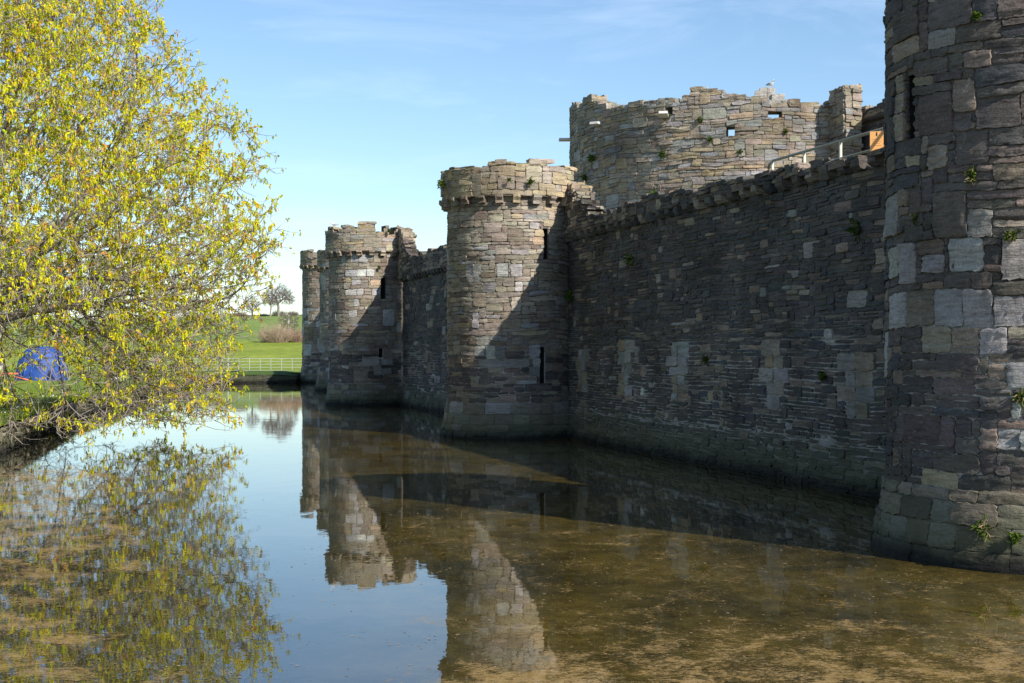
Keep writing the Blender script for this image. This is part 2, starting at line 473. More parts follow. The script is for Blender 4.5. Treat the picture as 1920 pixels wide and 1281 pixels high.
def lump(rng, cx, cy, cz, hx, hy, hz, jit=.18, n=2, rnd=.07):
    """an irregular block: a subdivided box, rounded and shaken"""
    key = ('l', n)
    if key not in _T:
        pts = {}; q = []
        def vid(p):
            if p not in pts: pts[p] = len(pts)
            return pts[p]
        for ax in range(3):
            for s in (0, n):
                for i in range(n):
                    for j in range(n):
                        def P(x, y):
                            p = [0, 0, 0]; p[ax] = s; p[(ax + 1) % 3] = x; p[(ax + 2) % 3] = y
                            return vid(tuple(p))
                        f = (P(i, j), P(i + 1, j), P(i + 1, j + 1), P(i, j + 1))
                        q.append(f if s else f[::-1])
        arr = np.array(sorted(pts, key=pts.get), float) / n * 2 - 1
        _T[key] = (arr, np.array(q))
    arr, q = _T[key]
    r = np.linalg.norm(arr, axis=1)[:, None]
    v = arr * (1 - rnd * np.clip(r - 1, 0, 1))
    v = v + N.uniform(-jit, jit, v.shape)
    v = v * np.array([hx, hy, hz]) + np.array([cx, cy, cz])
    return v[q].reshape(-1, 3), np.arange(q.size).reshape(-1, 4)

def caps(buf, rng, u0, u1, top, thick, mix, size=(.18, .5), hh=(.035, .09), prob=.8):
    """loose stones along a broken wall top"""
    u = u0
    while u < u1:
        w = rng.uniform(*size); h = rng.uniform(*hh)
        if rng.random() < prob:
            t = top(u + w / 2)
            d0 = 0.0
            while d0 < thick - .05:
                dd = min(rng.uniform(.2, .4), thick - d0)
                v, q = lump(rng, u + w / 2, t - .04 + rng.uniform(-.03, .05), -d0 - dd / 2 + .03, w / 2, h * rng.uniform(.7, 1.2), dd / 2 + .02, .2)
                mm = mix(u, t) if callable(mix) else mix
                buf.add(v, q, None, pick(rng, mm))
                d0 += dd
        u += w

def tower_map(cx, cy, Rf):
    """u is the angle in radians times the nominal radius given in Rf(0) ; returns local coordinates about the centre"""
    R0 = Rf(0.0) if callable(Rf) else Rf
    R0 = R_NOM[0]
    def fn(v):
        ph = v[:, 0] / R0
        r = (Rf(v[:, 1]) if callable(Rf) else Rf) + v[:, 2]
        return np.stack([r * np.cos(ph), r * np.sin(ph), v[:, 1]], axis=1)
    return fn
R_NOM = [2.1]

def plane_map(o, d, n):
    o = np.array(o, float); d = np.array(d, float); n = np.array(n, float)
    def fn(v):
        p = o[None, :] + v[:, :1] * d[None, :] + v[:, 2:3] * n[None, :]
        return np.stack([p[:, 0], p[:, 1], v[:, 1]], axis=1)
    return fn

# plan of the castle: u runs along the outer wall away from the viewer, n points over the moat
UD = np.array([-.272, .962]); ND = np.array([-.962, -.272])
P0 = np.array([1.77, 43.08])

def mortar(lo=(.40, .385, .36), hi=(.12, .108, .092), z0=2.4, z1=3.6):
    def f(u, v):
        k = min(max((v - z0) / (z1 - z0), 0), 1)
        return tuple(a + (b - a) * k for a, b in zip(lo, hi))
    return f

def ragged(base, amp, f=2.0, step=.22, seed=0, feats=()):
    """step-like broken outline of a wall top"""
    rr = random.Random(seed)
    tab = {}
    def fn(u):
        k = math.floor(u / step)
        if k not in tab: tab[k] = rr.uniform(-1, 1)
        z = (base(u) if callable(base) else base) + amp * (.55 * float(wob(np.float64(u), np.float64(seed * 3.1), f)) + .45 * tab[k])
        for (a, b, dz) in feats:
            if a <= u <= b: z += dz
        return z
    return fn

def build_tower(label, cx, cy, Rb, zb, zc, topz, mixes, lod, mat, seed, arc=(55, 330), slits=(), bigs=(), nbig=(0, 0), cu=.06, rows=(.07, .14), wr=(2, 9),
                corb=True, topfeat=(), plinth=1.08, pr=.19, parov=.17, corb_step=.53, topamp=.10, relief=.014, amp=.007, multi=(.74, .21, .05), group='round towers of the outer wall', parmix=None, noparapet=False, bigmix=None, parrows=None):
    rng = random.Random(seed)
    t = thing('wall_tower', label, 'tower', (cx, cy, 0), 0, group)
    R0 = Rb; R_NOM[0] = R0
    a0, a1 = rad(arc[0]) * R0, rad(arc[1]) * R0
    U = lambda deg: rad(deg) * R0
    # shaft
    b = Buf()
    holes = [(U(p) - w / 2, U(p) + w / 2, z0, z1) for (p, z0, z1, w) in slits]
    big = [(U(p0), U(p1), z0, z1, k) for (p0, p1, z0, z1, k) in bigs]
    shaft_top = lambda u: zc + .26
    rubble(b, rng, a0, a1, plinth, zc + .19, mixes, lod, cu, rows, wr, None, holes, big, relief, amp, nbig=nbig[0], multi=multi, bigmix=bigmix)
    backing(b, a0, a1, -.6, shaft_top, .95, .22, holes, mortar())
    k = 40; th = np.arange(k) * 2 * math.pi / k; rc = (Rb - 1.0)
    ring = lambda z, r: np.stack([th * R0, np.full(k, z), np.full(k, r - Rb)], axis=1)
    b.add(np.vstack([ring(-.6, rc), ring(zc + .05, rc), [[0, zc + .05, -Rb]]]),
          [(i, (i + 1) % k, k + (i + 1) % k, k + i) for i in range(k)], [(2 * k, k + i, k + (i + 1) % k) for i in range(k)], (.07, .062, .055))
    fn = tower_map(0, 0, Rb)
    b.build('shaft', mat, t, True, fn)
    for (p, z0, z1, w) in slits:
        c_, h_ = U(p), w / 2 - .004
        o_ = np.array([(c_ - h_, z0, -.03), (c_ + h_, z0, -.03), (c_ + h_, z1, -.03), (c_ - h_, z1, -.03), (c_ - h_, z0, -.92), (c_ + h_, z0, -.92), (c_ + h_, z1, -.92), (c_ - h_, z1, -.92)])
        mesh('arrow_slit', tower_map(0, 0, Rb)(o_), np.array([(0, 1, 5, 4), (1, 2, 6, 5), (2, 3, 7, 6), (3, 0, 4, 7), (4, 5, 6, 7)]), M['slit_shade'], t)
    # plinth with a batter
    b = Buf()
    pf = lambda z: Rb + .025 + pr * np.clip((plinth + .02 - z) / plinth, 0, 1.5)
    rubble(b, rng, a0, a1, -.35, plinth + .02, {'grey': 3, 'greyb': 3, 'brown': 3, 'dark': 1}, (lod[0], lod[1]), .08, (.22, .33), (4, 10), None, (), (), .012, amp * .8, (.004, .010), .02, (1, 0, 0))
    backing(b, a0, a1, -.6, lambda u: plinth + .05, .3, .22, (), (.17, .165, .13))
    b.build('plinth', mat, t, True, tower_map(0, 0, pf))
    if noparapet: return t
    # corbels, each a stone of its own
    if corb:
        ang = arc[0] + 4
        st = math.degrees(corb_step / Rb)
        while ang < arc[1] - 3:
            rr = rad(ang + rng.uniform(-1, 1)); hw = rng.uniform(.10, .135); hz = rng.uniform(.11, .15)
            v, q = lump(rng, Rb + .09, 0, zc + .10, .19, hw, hz, .08, 3, .04)
            v[:, 0] -= np.where(v[:, 2] < zc + .08, .08, 0) * (v[:, 0] > Rb + .1)
            cs, sn = math.cos(rr), math.sin(rr)
            w = np.stack([v[:, 0] * cs - v[:, 1] * sn, v[:, 0] * sn + v[:, 1] * cs, v[:, 2]], axis=1)
            mesh('corbel', w, q, mat, t, np.broadcast_to(np.array(pick(rng, {'greyb': 3, 'tan': 1, 'brown': 1})), (len(w), 3)), True)
            ang += st
    # parapet
    b = Buf()
    Rp = Rb + parov
    zp = zc + .20
    top = ragged(lambda u: topz(math.degrees(u / R0)) if callable(topz) else topz, topamp, 1.8, .3, seed, [(U(p0), U(p1), dz) for (p0, p1, dz) in topfeat])
    pm = parmix or {'greyb': 5, 'tan': 2, 'grey': 1, 'brown': 1}
    rubble(b, rng, a0, a1, zp, zp + 2.2, pm, lod, cu, parrows or (.08, .2), (3, 10), top, (), (), relief, amp, nbig=nbig[1], bigmix={'tan': 2, 'greyb': 2}, multi=multi)
    backing(b, a0, a1, zp - .02, top, .5, .16, (), (.15, .13, .105))
    caps(b, rng, a0, a1, top, .5, pm)
    b.build('parapet', mat, t, True, tower_map(0, 0, Rp))
    return t

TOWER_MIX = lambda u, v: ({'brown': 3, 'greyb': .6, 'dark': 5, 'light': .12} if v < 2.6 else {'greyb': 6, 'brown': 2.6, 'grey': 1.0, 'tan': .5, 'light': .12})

# near tower, running out of the frame at the right
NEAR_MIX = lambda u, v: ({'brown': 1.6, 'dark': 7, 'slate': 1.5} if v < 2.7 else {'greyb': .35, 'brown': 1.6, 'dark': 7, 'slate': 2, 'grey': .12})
nb = [(176.5, 188, 3.62, 4.09, 'grey'), (188.6, 200, 3.6, 4.06, 'pale'), (201.7, 212.8, 3.61, 3.93, 'pale'), (213.6, 227.2, 3.62, 4.06, 'pale'),
      (179, 193.5, 3.02, 3.44, 'pale'), (194, 208.3, 3.02, 3.46, 'brown'), (208.9, 219.9, 3.02, 3.46, 'pale'), (220.6, 229.9, 3.03, 3.47, 'pale'), (230.5, 241, 2.98, 3.40, 'pale'), (241.2, 252, 3.0, 3.4, 'grey'),
      (226.6, 234.6, 2.62, 2.90, 'pale'), (202.3, 215.7, 2.65, 2.9, 'greyb'), (233.5, 246, 3.58, 4.08, 'grey'), (221.8, 231, 4.12, 4.36, 'grey'), (169, 187, 4.18, 4.75, 'grey'),
      (235, 247, 2.28, 2.56, 'pale'), (232, 240, 1.5, 1.74, 'pale'), (240, 250, 1.5, 1.74, 'pale'), (203.1, 218.4, .84, 1.08, 'tan'), (236, 240, 1.86, 2.06, 'pale'), (209, 221, 4.1, 4.7, 'dark'),
      (165, 174, 2.4, 2.9, 'grey'), (217, 229, 4.95, 5.35, 'dark'), (205, 214, 5.0, 5.3, 'greyb'), (225, 240, 5.4, 5.8, 'dark'), (206, 217, 6.5, 6.75, 'grey'),
      (184, 192.6, 5.45, 5.75, 'greyb'), (184, 192.6, 5.78, 6.05, 'greyb'), (185, 192.6, 6.07, 6.35, 'greyb'), (196.4, 203, 5.6, 5.85, 'greyb'), (196.4, 204, 5.88, 6.1, 'greyb'), (196.4, 204, 6.12, 6.35, 'greyb')]
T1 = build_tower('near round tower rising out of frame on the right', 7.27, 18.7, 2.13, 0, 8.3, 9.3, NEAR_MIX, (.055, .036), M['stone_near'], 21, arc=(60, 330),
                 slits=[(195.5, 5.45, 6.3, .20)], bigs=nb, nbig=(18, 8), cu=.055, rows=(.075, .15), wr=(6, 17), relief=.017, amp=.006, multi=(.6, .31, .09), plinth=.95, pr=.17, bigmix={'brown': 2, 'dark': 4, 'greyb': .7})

b2 = [(258, 268, 4.85, 5.3, 'light'), (268.6, 279.5, 4.86, 5.3, 'light'), (227, 235, 4.8, 5.3, 'light'), (236, 243, 4.8, 5.3, 'grey'), (272, 279, 4.5, 4.72, 'light'), (233, 241, 3.4, 3.9, 'light'), (247, 262, 3.85, 4.1, 'greyb'),
      (236, 246, 2.55, 2.85, 'light'), (247, 255, 2.45, 2.78, 'light'), (255.6, 264, 2.42, 2.78, 'grey'), (270, 279, 2.75, 3.1, 'grey'), (285, 295.0, 2.4, 2.8, 'light'), (285, 295.0, 1.85, 2.15, 'grey'), (287, 295, 2.17, 2.38, 'light'), (298.6, 312, 2.45, 2.8, 'grey'),
      (298.6, 306, 2.12, 2.42, 'tan'), (298.6, 304, 1.8, 2.1, 'grey'), (240, 284, 2.15, 2.38, 'grey'), (232, 240, 1.5, 1.9, 'greyb'),
      (290, 298.0, 6.1, 6.4, 'tan'), (288, 298.0, 5.8, 6.05, 'tan'), (291, 298.0, 5.5, 5.76, 'greyb'), (301.6, 308, 6.0, 6.3, 'greyb'), (301.6, 309, 5.6, 5.9, 'greyb'), (245, 260, 6.3, 6.6, 'greyb')]
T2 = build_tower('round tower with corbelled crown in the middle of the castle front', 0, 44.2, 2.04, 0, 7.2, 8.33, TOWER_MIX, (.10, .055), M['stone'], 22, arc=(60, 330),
                 slits=[(299.8, 5.42, 6.43, .19), (296.8, 1.64, 2.8, .18)], bigs=b2, nbig=(5, 16), bigmix={'light': 1, 'greyb': 2}, parmix={'tan': 5, 'greyb': 4}, topfeat=[(284, 300, .18), (250, 262, .06)], topamp=.06, rows=(.08, .17), wr=(5, 14), corb_step=.535, parrows=(.12, .26))

b3 = [(250, 262, 6.9, 7.4, 'light'), (262.5, 276, 6.9, 7.4, 'light'), (276, 283, 7.05, 7.35, 'light'), (284, 294, 6.95, 7.35, 'greyb'), (232, 241, 6.7, 7.3, 'grey'), (241, 258, 6.2, 6.6, 'light'), (258.5, 272, 6.2, 6.65, 'light'), (272.5, 282, 6.25, 6.6, 'light'),
      (252, 264, 5.75, 6.15, 'light'), (265, 276, 5.7, 6.1, 'greyb'), (240, 258, 5.25, 5.7, 'light'), (258.5, 270, 5.3, 5.65, 'light'), (277, 294.5, 5.75, 6.15, 'tan'), (279, 294.5, 5.3, 5.7, 'light'), (254, 263, 4.8, 5.2, 'light'), (263.5, 280, 4.85, 5.2, 'brown'),
      (299, 310, 5.4, 5.9, 'grey'), (282, 293, 1.9, 2.8, 'grey'), (294.5, 312, 1.9, 2.3, 'grey'), (294.5, 303, 2.4, 2.75, 'tan'), (282, 292, 1.4, 1.85, 'grey'), (294.5, 310, 1.35, 1.8, 'grey')]
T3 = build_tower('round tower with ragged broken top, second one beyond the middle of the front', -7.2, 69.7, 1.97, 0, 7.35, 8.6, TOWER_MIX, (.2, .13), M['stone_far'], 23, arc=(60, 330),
                 slits=[(296.6, 5.2, 6.25, .24), (293, 2.35, 2.8, .2)], bigs=b3, nbig=(8, 4), topfeat=[(263, 284, .34), (240, 256, .16), (286, 297, -.26), (304, 313, -.30), (314, 330, .18), (299, 303, .22), (205, 222, .16), (223, 232, -.12)], topamp=.13, rows=(.11, .21), wr=(4, 10), cu=.09)
T3['label'] = 'round tower with the most jagged broken crown and a gull on its corner'
T4 = build_tower('mostly hidden round tower squeezed between the jagged tower and the farthest one', -10.9, 94.0, 2.1, 0, 8.05, 9.35, TOWER_MIX, (.35, .2), M['stone_far'], 24, arc=(90, 330), nbig=(22, 4), rows=(.16, .28), wr=(3, 8), cu=.13, plinth=1.6, pr=.3)
T5 = build_tower('farthest round tower at the end of the moat, beside the field', -15.4, 117.0, 2.25, 0, 9.55, lambda d: 11.0 if d < 232 else 10.35, TOWER_MIX, (.4, .22), M['stone_far'], 25, arc=(90, 330), nbig=(26, 4), rows=(.18, .3), wr=(3, 8), cu=.14, plinth=1.5, pr=.28)

# ---- outer walls between the towers
def build_wall(label, o, d, n, u0, u1, zc, topf, lod, mat, seed, bigs=(), nbig=0, cu=.06, rows=(.06, .12), wr=(2, 8), corb_step=.62, topamp=.12, feats=(), mixw=None, z0=-.4, thick=1.1, corbs=True, bigsize=((4, 8), (2, 4)), holes=(), mname='curtain_wall', group='stretches of the outer wall', ov=.17):
    rng = random.Random(seed)
    t = thing(mname, label, 'wall', (o[0], o[1], 0), 0, group)
    d3, n3 = d, n
    fn = plane_map((0, 0), d3, n3)
    b = Buf()
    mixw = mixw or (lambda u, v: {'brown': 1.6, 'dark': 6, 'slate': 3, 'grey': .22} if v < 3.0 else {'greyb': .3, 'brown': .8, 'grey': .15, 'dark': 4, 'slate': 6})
    # the foot of the wall steps out a little
    def foot(v):
        p = fn(v); k = np.clip((.9 - v[:, 1]) / .9, 0, 1.4) * .16
        p[:, 0] += n3[0] * k; p[:, 1] += n3[1] * k
        return p
    rubble(b, rng, u0, u1, z0, zc + .05, mixw, lod, cu, rows, wr, None, holes, bigs, .014, .007, nbig=nbig, bigmix={'grey': 1.2, 'dark': 5, 'greyb': 1, 'brown': 2}, gap=(.005, .014), warp=.028, bigsize=bigsize, multi=(.80, .17, .03))
    backing(b, u0, u1, z0 - .2, lambda u: zc + .1, thick, .5, holes, mortar())
    b.build('wall_face', mat, t, True, foot)
    if corbs:
        u = u0 + .4
        while u < u1 - .2:
            hw = rng.uniform(.11, .17); hz = rng.uniform(.10, .15)
            v, q = lump(rng, u, zc + .13, .05, hw, hz, .16, .09, 3, .04)
            v[:, 2] -= np.where(v[:, 1] < zc + .08, .07, 0) * (v[:, 2] > .1)
            v = fn(v)
            mesh('corbel', v, q, mat, t, np.broadcast_to(np.array(pick(rng, {'dark': 4, 'slate': 2, 'greyb': 1})), (len(v), 3)), True)
            u += corb_step * rng.uniform(.85, 1.15)
    b = Buf()
    top = ragged(topf, topamp, 1.6, .24, seed, feats)
    on = plane_map((n3[0] * ov, n3[1] * ov), d3, n3)
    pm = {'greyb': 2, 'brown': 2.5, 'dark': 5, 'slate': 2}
    rubble(b, rng, u0, u1, zc + .22, zc + 2.6, pm, lod, cu, (.06, .15), (3, 10), top, (), (), .024, .010)
    backing(b, u0, u1, zc + .2, top, .55, .2, (), (.13, .115, .095))
    caps(b, rng, u0, u1, top, .55, pm, (.2, .6), (.03, .10), .75)
    b.build('parapet', mat, t, True, on)
    return t, fn

dn = -UD   # toward the viewer
def w12_top(u):
    if u < 2.6: return 7.75 - .42 * max(u, 0)
    return 6.62 if u < 9.5 else (6.52 if u < 15.3 else 6.36)
dress = []
for tt, top_, bot_ in ((1.35, 2.8, 1.45), (5.0, 2.86, 1.42), (8.8, 2.72, 1.42), (14.05, 2.8, 1.4), (17.5, 2.76, 1.42)):
    z = bot_; k = 0
    rr = random.Random(int(tt * 10))
    while z < top_ - .15:
        h = rr.uniform(.18, .38)
        wl = rr.choice([.32, .4, .56, .72]); wr_ = rr.choice([.32, .48, .6, .72])
        dress.append((tt - wl - .0, tt - .012, z, z + h, rr.choice(['grey', 'pale', 'grey', 'greyb', 'greyb', 'tan'])))
        h2 = h
        dress.append((tt + .012, tt + wr_, z, z + h2, rr.choice(['grey', 'pale', 'grey', 'greyb', 'greyb', 'tan'])))
        z += h + .0
dress += [(6.2, 6.45, 1.5, 1.75, 'light'), (10.6, 10.9, 1.5, 1.75, 'tan'), (11.3, 11.5, 1.5, 1.75, 'grey'), (14.6, 14.95, 1.0, 1.2, 'light'), (18.2, 18.6, 4.3, 4.6, 'greyb'), (17.2, 17.9, 3.5, 3.8, 'grey'), (15.4, 15.8, 4.6, 4.9, 'grey'), (16.3, 16.6, 2.95, 3.15, 'light')]
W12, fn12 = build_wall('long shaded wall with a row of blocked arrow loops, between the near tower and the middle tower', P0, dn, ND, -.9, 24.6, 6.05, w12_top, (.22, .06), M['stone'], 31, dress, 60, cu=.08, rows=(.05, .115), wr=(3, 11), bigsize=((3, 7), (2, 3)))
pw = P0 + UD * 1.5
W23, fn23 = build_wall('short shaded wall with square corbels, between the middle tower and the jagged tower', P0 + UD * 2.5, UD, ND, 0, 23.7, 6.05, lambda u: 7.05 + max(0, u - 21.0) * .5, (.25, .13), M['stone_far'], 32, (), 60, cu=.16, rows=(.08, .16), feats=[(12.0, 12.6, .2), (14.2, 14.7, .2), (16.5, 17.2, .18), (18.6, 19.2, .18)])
def seg_wall(label, A, B, seed, topz, nb_):
    A = np.array(A); B = np.array(B); d = (B - A) / np.linalg.norm(B - A); n = np.array([-d[1], d[0]])
    return build_wall(label, A, d, n, 0, float(np.linalg.norm(B - A)), topz - .7, lambda u: topz, (.45, .25), M['stone_far'], seed, (), nb_, cu=.15, rows=(.18, .3))
seg_wall('hidden wall stretch beyond the jagged tower, in its shade', (-5.9, 70.6), (-9.6, 93.0), 33, 7.4, 20)
seg_wall('farthest wall stretch leading up to the last tower by the field', (-9.5, 95.0), (-13.9, 116.2), 34, 8.6, 20)

# ---- the big inner drum tower
def drum_top(d):
    tab = [(150, 14.0), (177, 14.05), (193, 13.85), (196, 13.6), (199, 13.95), (202, 14.0), (206, 13.75), (210, 13.5), (213, 13.15), (226, 13.2), (240, 13.1), (242.5, 13.25), (244, 13.55), (250, 13.5), (252.5, 13.15), (258, 13.08), (266, 12.85), (280, 12.65), (330, 12.6)]
    for (a, za), (b_, zb_) in zip(tab[:-1], tab[1:]):
        if a <= d <= b_: return za + (zb_ - za) * (d - a) / (b_ - a)
    return 12.6
DR = 8.6; DC = (11.35, 65.0)
drum = thing('drum_tower', 'massive sunlit round inner tower with ragged top, rising behind the shaded wall', 'tower', (DC[0], DC[1], 0))
R_NOM[0] = DR
UU = lambda deg: rad(deg) * DR
rng = random.Random(41)
b = Buf()
topd = ragged(lambda u: drum_top(math.degrees(u / DR)), .10, 1.5, .35, 41)
dh = [(UU(253.8) - .22, UU(253.8) + .16, 11.45, 11.85), (UU(265.8) - .3, UU(265.8) + .25, 12.12, 12.42), (UU(235.2) - .02, UU(235.2) + .34, 12.52, 12.85)]
DMIX = {'greyb': 6, 'grey': 3, 'tan': 2, 'pale': 1, 'brown': .8}
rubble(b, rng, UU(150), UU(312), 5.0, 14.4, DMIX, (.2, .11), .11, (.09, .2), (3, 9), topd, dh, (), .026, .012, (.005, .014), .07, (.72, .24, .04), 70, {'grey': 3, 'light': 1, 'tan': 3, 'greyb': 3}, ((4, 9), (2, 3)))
backing(b, UU(150), UU(312), 4.5, topd, .8, .35, dh, (.20, .18, .15))
caps(b, rng, UU(150), UU(312), topd, .8, DMIX, (.25, .6), (.06, .17), .8)
b.build('drum_wall', M['stone_far'], drum, True, tower_map(0, 0, DR))
def upright(name, deg, z0, z1, w, d):
    v, q = lump(R, 0, 0, (z0 + z1) / 2, w / 2, d / 2, (z1 - z0) / 2, .07, 3)
    a = rad(deg); r = DR - .3
    cs, sn = math.cos(a), math.sin(a)
    w_ = np.stack([r * cs - v[:, 0] * sn + v[:, 1] * cs, r * sn + v[:, 0] * cs + v[:, 1] * sn, v[:, 2]], axis=1)
    mesh(name, w_, q, M['stone_far'], drum, np.broadcast_to(np.array((.36, .34, .31)), (len(v), 3)), False)
upright('upright_stone', 262.6, 12.6, 13.45, .30, .3)
upright('upright_stone', 264.75, 12.6, 13.45, .34, .3)
upright('upright_stone', 261.4, 12.6, 13.3, .34, .4)
upright('boulder', 266.6, 12.75, 13.15, .55, .5)
# projecting slabs
def slab(deg, z, L, w, turn=0):
    bb = Buf()
    v = np.array(box_v(-.3, L, -w / 2, w / 2, -.05, .05)); v[4:, 0] -= .01
    a = rad(deg); cs, sn = math.cos(a + rad(turn)), math.sin(a + rad(turn))
    p = np.stack([DR * math.cos(a) + v[:, 0] * cs - v[:, 1] * sn, DR * math.sin(a) + v[:, 0] * sn + v[:, 1] * cs, z + v[:, 2]], axis=1)
    mesh('spout_slab', p, BOXQ, M['slab'], drum)
slab(178, 12.62, .55, .5); slab(208.8, 12.62, .5, .40, 30); slab(234.6, 12.45, 1.25, .36, 27)

def pier(name, parent, o, da, La, Wb, z0, topf, mix, lod, mat, seed, cu=.1, rows=(.1, .2)):
    """a free-standing broken piece of wall: o is a corner, da runs along its left face, the width goes to the right of it"""
    rng = random.Random(seed)
    da = np.array(da, float); db = np.array([-da[1], da[0]])
    if np.cross(da, db) < 0: db = -db
    b = Buf()
    faces = [((0, 0), da, -db, La), (da * La, db, da, Wb), (da * La + db * Wb, -da, db, La)]
    zmax = max(topf(x) for x in np.linspace(0, La, 9)) + .2
    for k, (oo, dd, nn, LL) in enumerate(faces):
        bb = Buf()
        tf = topf if k == 0 else ((lambda u: topf(La)) if k == 1 else (lambda u: topf(La - u)))
        rg = ragged(tf, .08, 2.0, .2, seed + k)
        rubble(bb, rng, 0, LL, z0, zmax, mix, lod, cu, rows, (2, 6), rg, (), (), .05, .02)
        v = np.concatenate(bb.v); p = plane_map(oo, dd, nn)(v)
        b.add(p, np.concatenate(bb.q), None, np.concatenate(bb.c))
    # solid core, stepped
    n = max(2, int(La / .25))
    for i in range(n):
        a, c = La * i / n, La * (i + 1) / n; t = topf((a + c) / 2) - .06
        q0 = [da * a, da * c, da * c + db * Wb, da * a + db * Wb]
        v8 = np.array([(x[0], x[1], z0) for x in q0] + [(x[0], x[1], t) for x in q0])
        b.add(v8[BOXQ].reshape(-1, 3), np.arange(24).reshape(6, 4), None, (.2, .18, .145))
        for j in range(int(Wb / .3) + 1):
            ce = da * ((a + c) / 2) + db * (Wb * (j + .5) / (int(Wb / .3) + 1))
            v, q = lump(rng, ce[0], ce[1], t + rng.uniform(-.05, .06), rng.uniform(.08, .17), rng.uniform(.08, .17), rng.uniform(.05, .12), .25)
            b.add(v, q, None, pick(rng, mix))
    ob = b.build(name, mat, parent, True)
    ob.location = (o[0] - (parent.location.x if parent else 0), o[1] - (parent.location.y if parent else 0), 0)
    return ob
pier('broken_spur', drum, (12.85, 57.1), (.272, -.962), 1.7, .72, 6.0, lambda u: 12.95 if u < .45 else 13.3, {'greyb': 5, 'grey': 2, 'tan': 2, 'brown': 1}, (.2, .12), M['stone_far'], 44)
# broken returns of the parapets beside the towers, facing the sun
pier('parapet_return', T2, P0 + dn * .1 + ND * .1, (.272, -.962), .95, .55, 6.2, lambda u: 7.95 - .5 * u, {'greyb': 5, 'tan': 2, 'brown': 1}, (.14, .09), M['stone'], 45, .07, (.08, .15))
pier('parapet_return', T3, np.array([-7.2, 69.7]) - UD * 1.55 - ND * 1.2, (.272, -.962), 1.1, .55, 6.2, lambda u: 8.75 - .25 * u, {'greyb': 5, 'tan': 2, 'brown': 1}, (.2, .12), M['stone_far'], 46)
# inner curtain running off to the right behind the near tower
IW, _ = build_wall('inner wall top showing between the broken spur and the near tower', (13.95, 57.3), np.array([.272, -.962]), ND, 0, 14, 11.75, lambda u: 12.25 + .14 * u if u < 4 else 12.8, (.2, .12), M['stone_far'], 47, (), 20, cu=.1, rows=(.1, .2), z0=5, corbs=False, mname='inner_wall', group='', ov=.02)
if 'group' in IW: del IW['group']

# ---- handrail and board on the wall walk
hr = thing('handrail', 'dull metal handrail slanting along the top of the shaded wall', 'handrail', (P0[0], P0[1], 0))
def wp(t, off, z):
    p = dn * t - ND * off
    return (p[0], p[1], z)
v, q, t3 = tube([wp(11.55, 1.1, 6.92), wp(11.6, 1.1, 7.02), wp(11.8, 1.1, 7.08), wp(15, 1.1, 7.08), wp(18.4, 1.1, 7.08)], [.032] * 5, 8)
bb = Buf(); bb.add(v, q, t3); bb.build('top_rail', M['railgreen'], hr, True)
v, q, t3 = tube([wp(11.75, 1.1, 6.72), wp(18.4, 1.1, 6.72)], [.025] * 2, 8)
bb = Buf(); bb.add(v, q, t3); bb.build('lower_rail', M['railgreen'], hr, True)
for tt in (11.75, 13.3, 14.9, 16.5, 18.1):
    v, q, t3 = tube([wp(tt, 1.1, 5.9), wp(tt, 1.1, 7.07)], [.036] * 2, 8)
    bb = Buf(); bb.add(v, q, t3); bb.build('post', M['postgrey'], hr, True)
bd = thing('notice_board', 'small bright orange notice board at the right end of the handrail', 'notice', tuple(P0 + dn * 16.6 - ND * .95) + (0,), rad(-12))
mesh('panel', box_v(-.13, .13, -.015, .015, 6.62, 7.02), BOXQ, M['board'], bd)
bb = Buf(); bb.add(box_v(-.012, .012, -.021, -.017, 6.93, 6.98), BOXQ); bb.add(box_v(-.012, .012, -.021, -.017, 6.985, 7.0), BOXQ)
bb.build('letter', M['ink'], bd)
bb = Buf()
for k in range(4): bb.add(box_v(-.09, .09 - .03 * (k % 2), -.019, -.016, 6.74 + k * .04, 6.746 + k * .04), BOXQ)
bb.build('text_lines', simple_mat('faded_print', (.5, .24, .09), .6, .05), bd)
v, q, t3 = tube([(0, .03, 5.9), (0, .03, 6.9)], [.03, .03], 6)
bb = Buf(); bb.add(v, q, t3); bb.build('post', M['postgrey'], bd)

# ------------------------------------------------------------------ setting
# moat water
mesh('moat_water', [(-60, -30, 0), (60, -30, 0), (60, 119, 0), (-60, 119, 0)], np.array([(0, 1, 2, 3)]), M['water'])['kind'] = 'structure'
g = mesh('moat_bed', [(-60, -30, -1.2), (60, -30, -1.2), (60, 119, -1.2), (-60, 119, -1.2)], np.array([(0, 1, 2, 3)]), M['earth']); g['kind'] = 'structure'

BANK = [(-7.0, 4.0), (-8.2, 11.0), (-13.4, 36.4), (-17.8, 57.0), (-21.5, 84.0), (-24.9, 114.6)]
def bank_x(y):
    for (xa, ya), (xb, yb) in zip(BANK[:-1], BANK[1:]):
        if y <= yb: return xa + (xb - xa) * (y - ya) / (yb - ya)
    return BANK[-1][0]
def lawn_z(x, y):
    return .70 + .0012 * max(y - 60, 0) + .05 * float(wob(np.float64(x), np.float64(y), .25)) * min(1, (bank_x(y) - x) / 3 if x < bank_x(y) else 0)
ys = list(np.arange(4, 114.5, 1.5)) + [114.6]
vs = []; nxs = [0, .25, .6, 1.2, 2, 3.5, 5.5, 8, 12, 18, 28, 45, 80, 140]
for y in ys:
    bx = bank_x(y) - .18
    for k in nxs:
        x = bx - k
        vs.append((x, y, lawn_z(x, y) + (.05 if 0 < k < 2 else 0) - (.05 if k == 0 else 0)))
W = len(nxs)
qs = [(j * W + i + 1, j * W + i, (j + 1) * W + i, (j + 1) * W + i + 1) for j in range(len(ys) - 1) for i in range(W - 1)]
mesh('lawn', vs, np.array(qs), M['lawn'], None, None, True)['kind'] = 'structure'
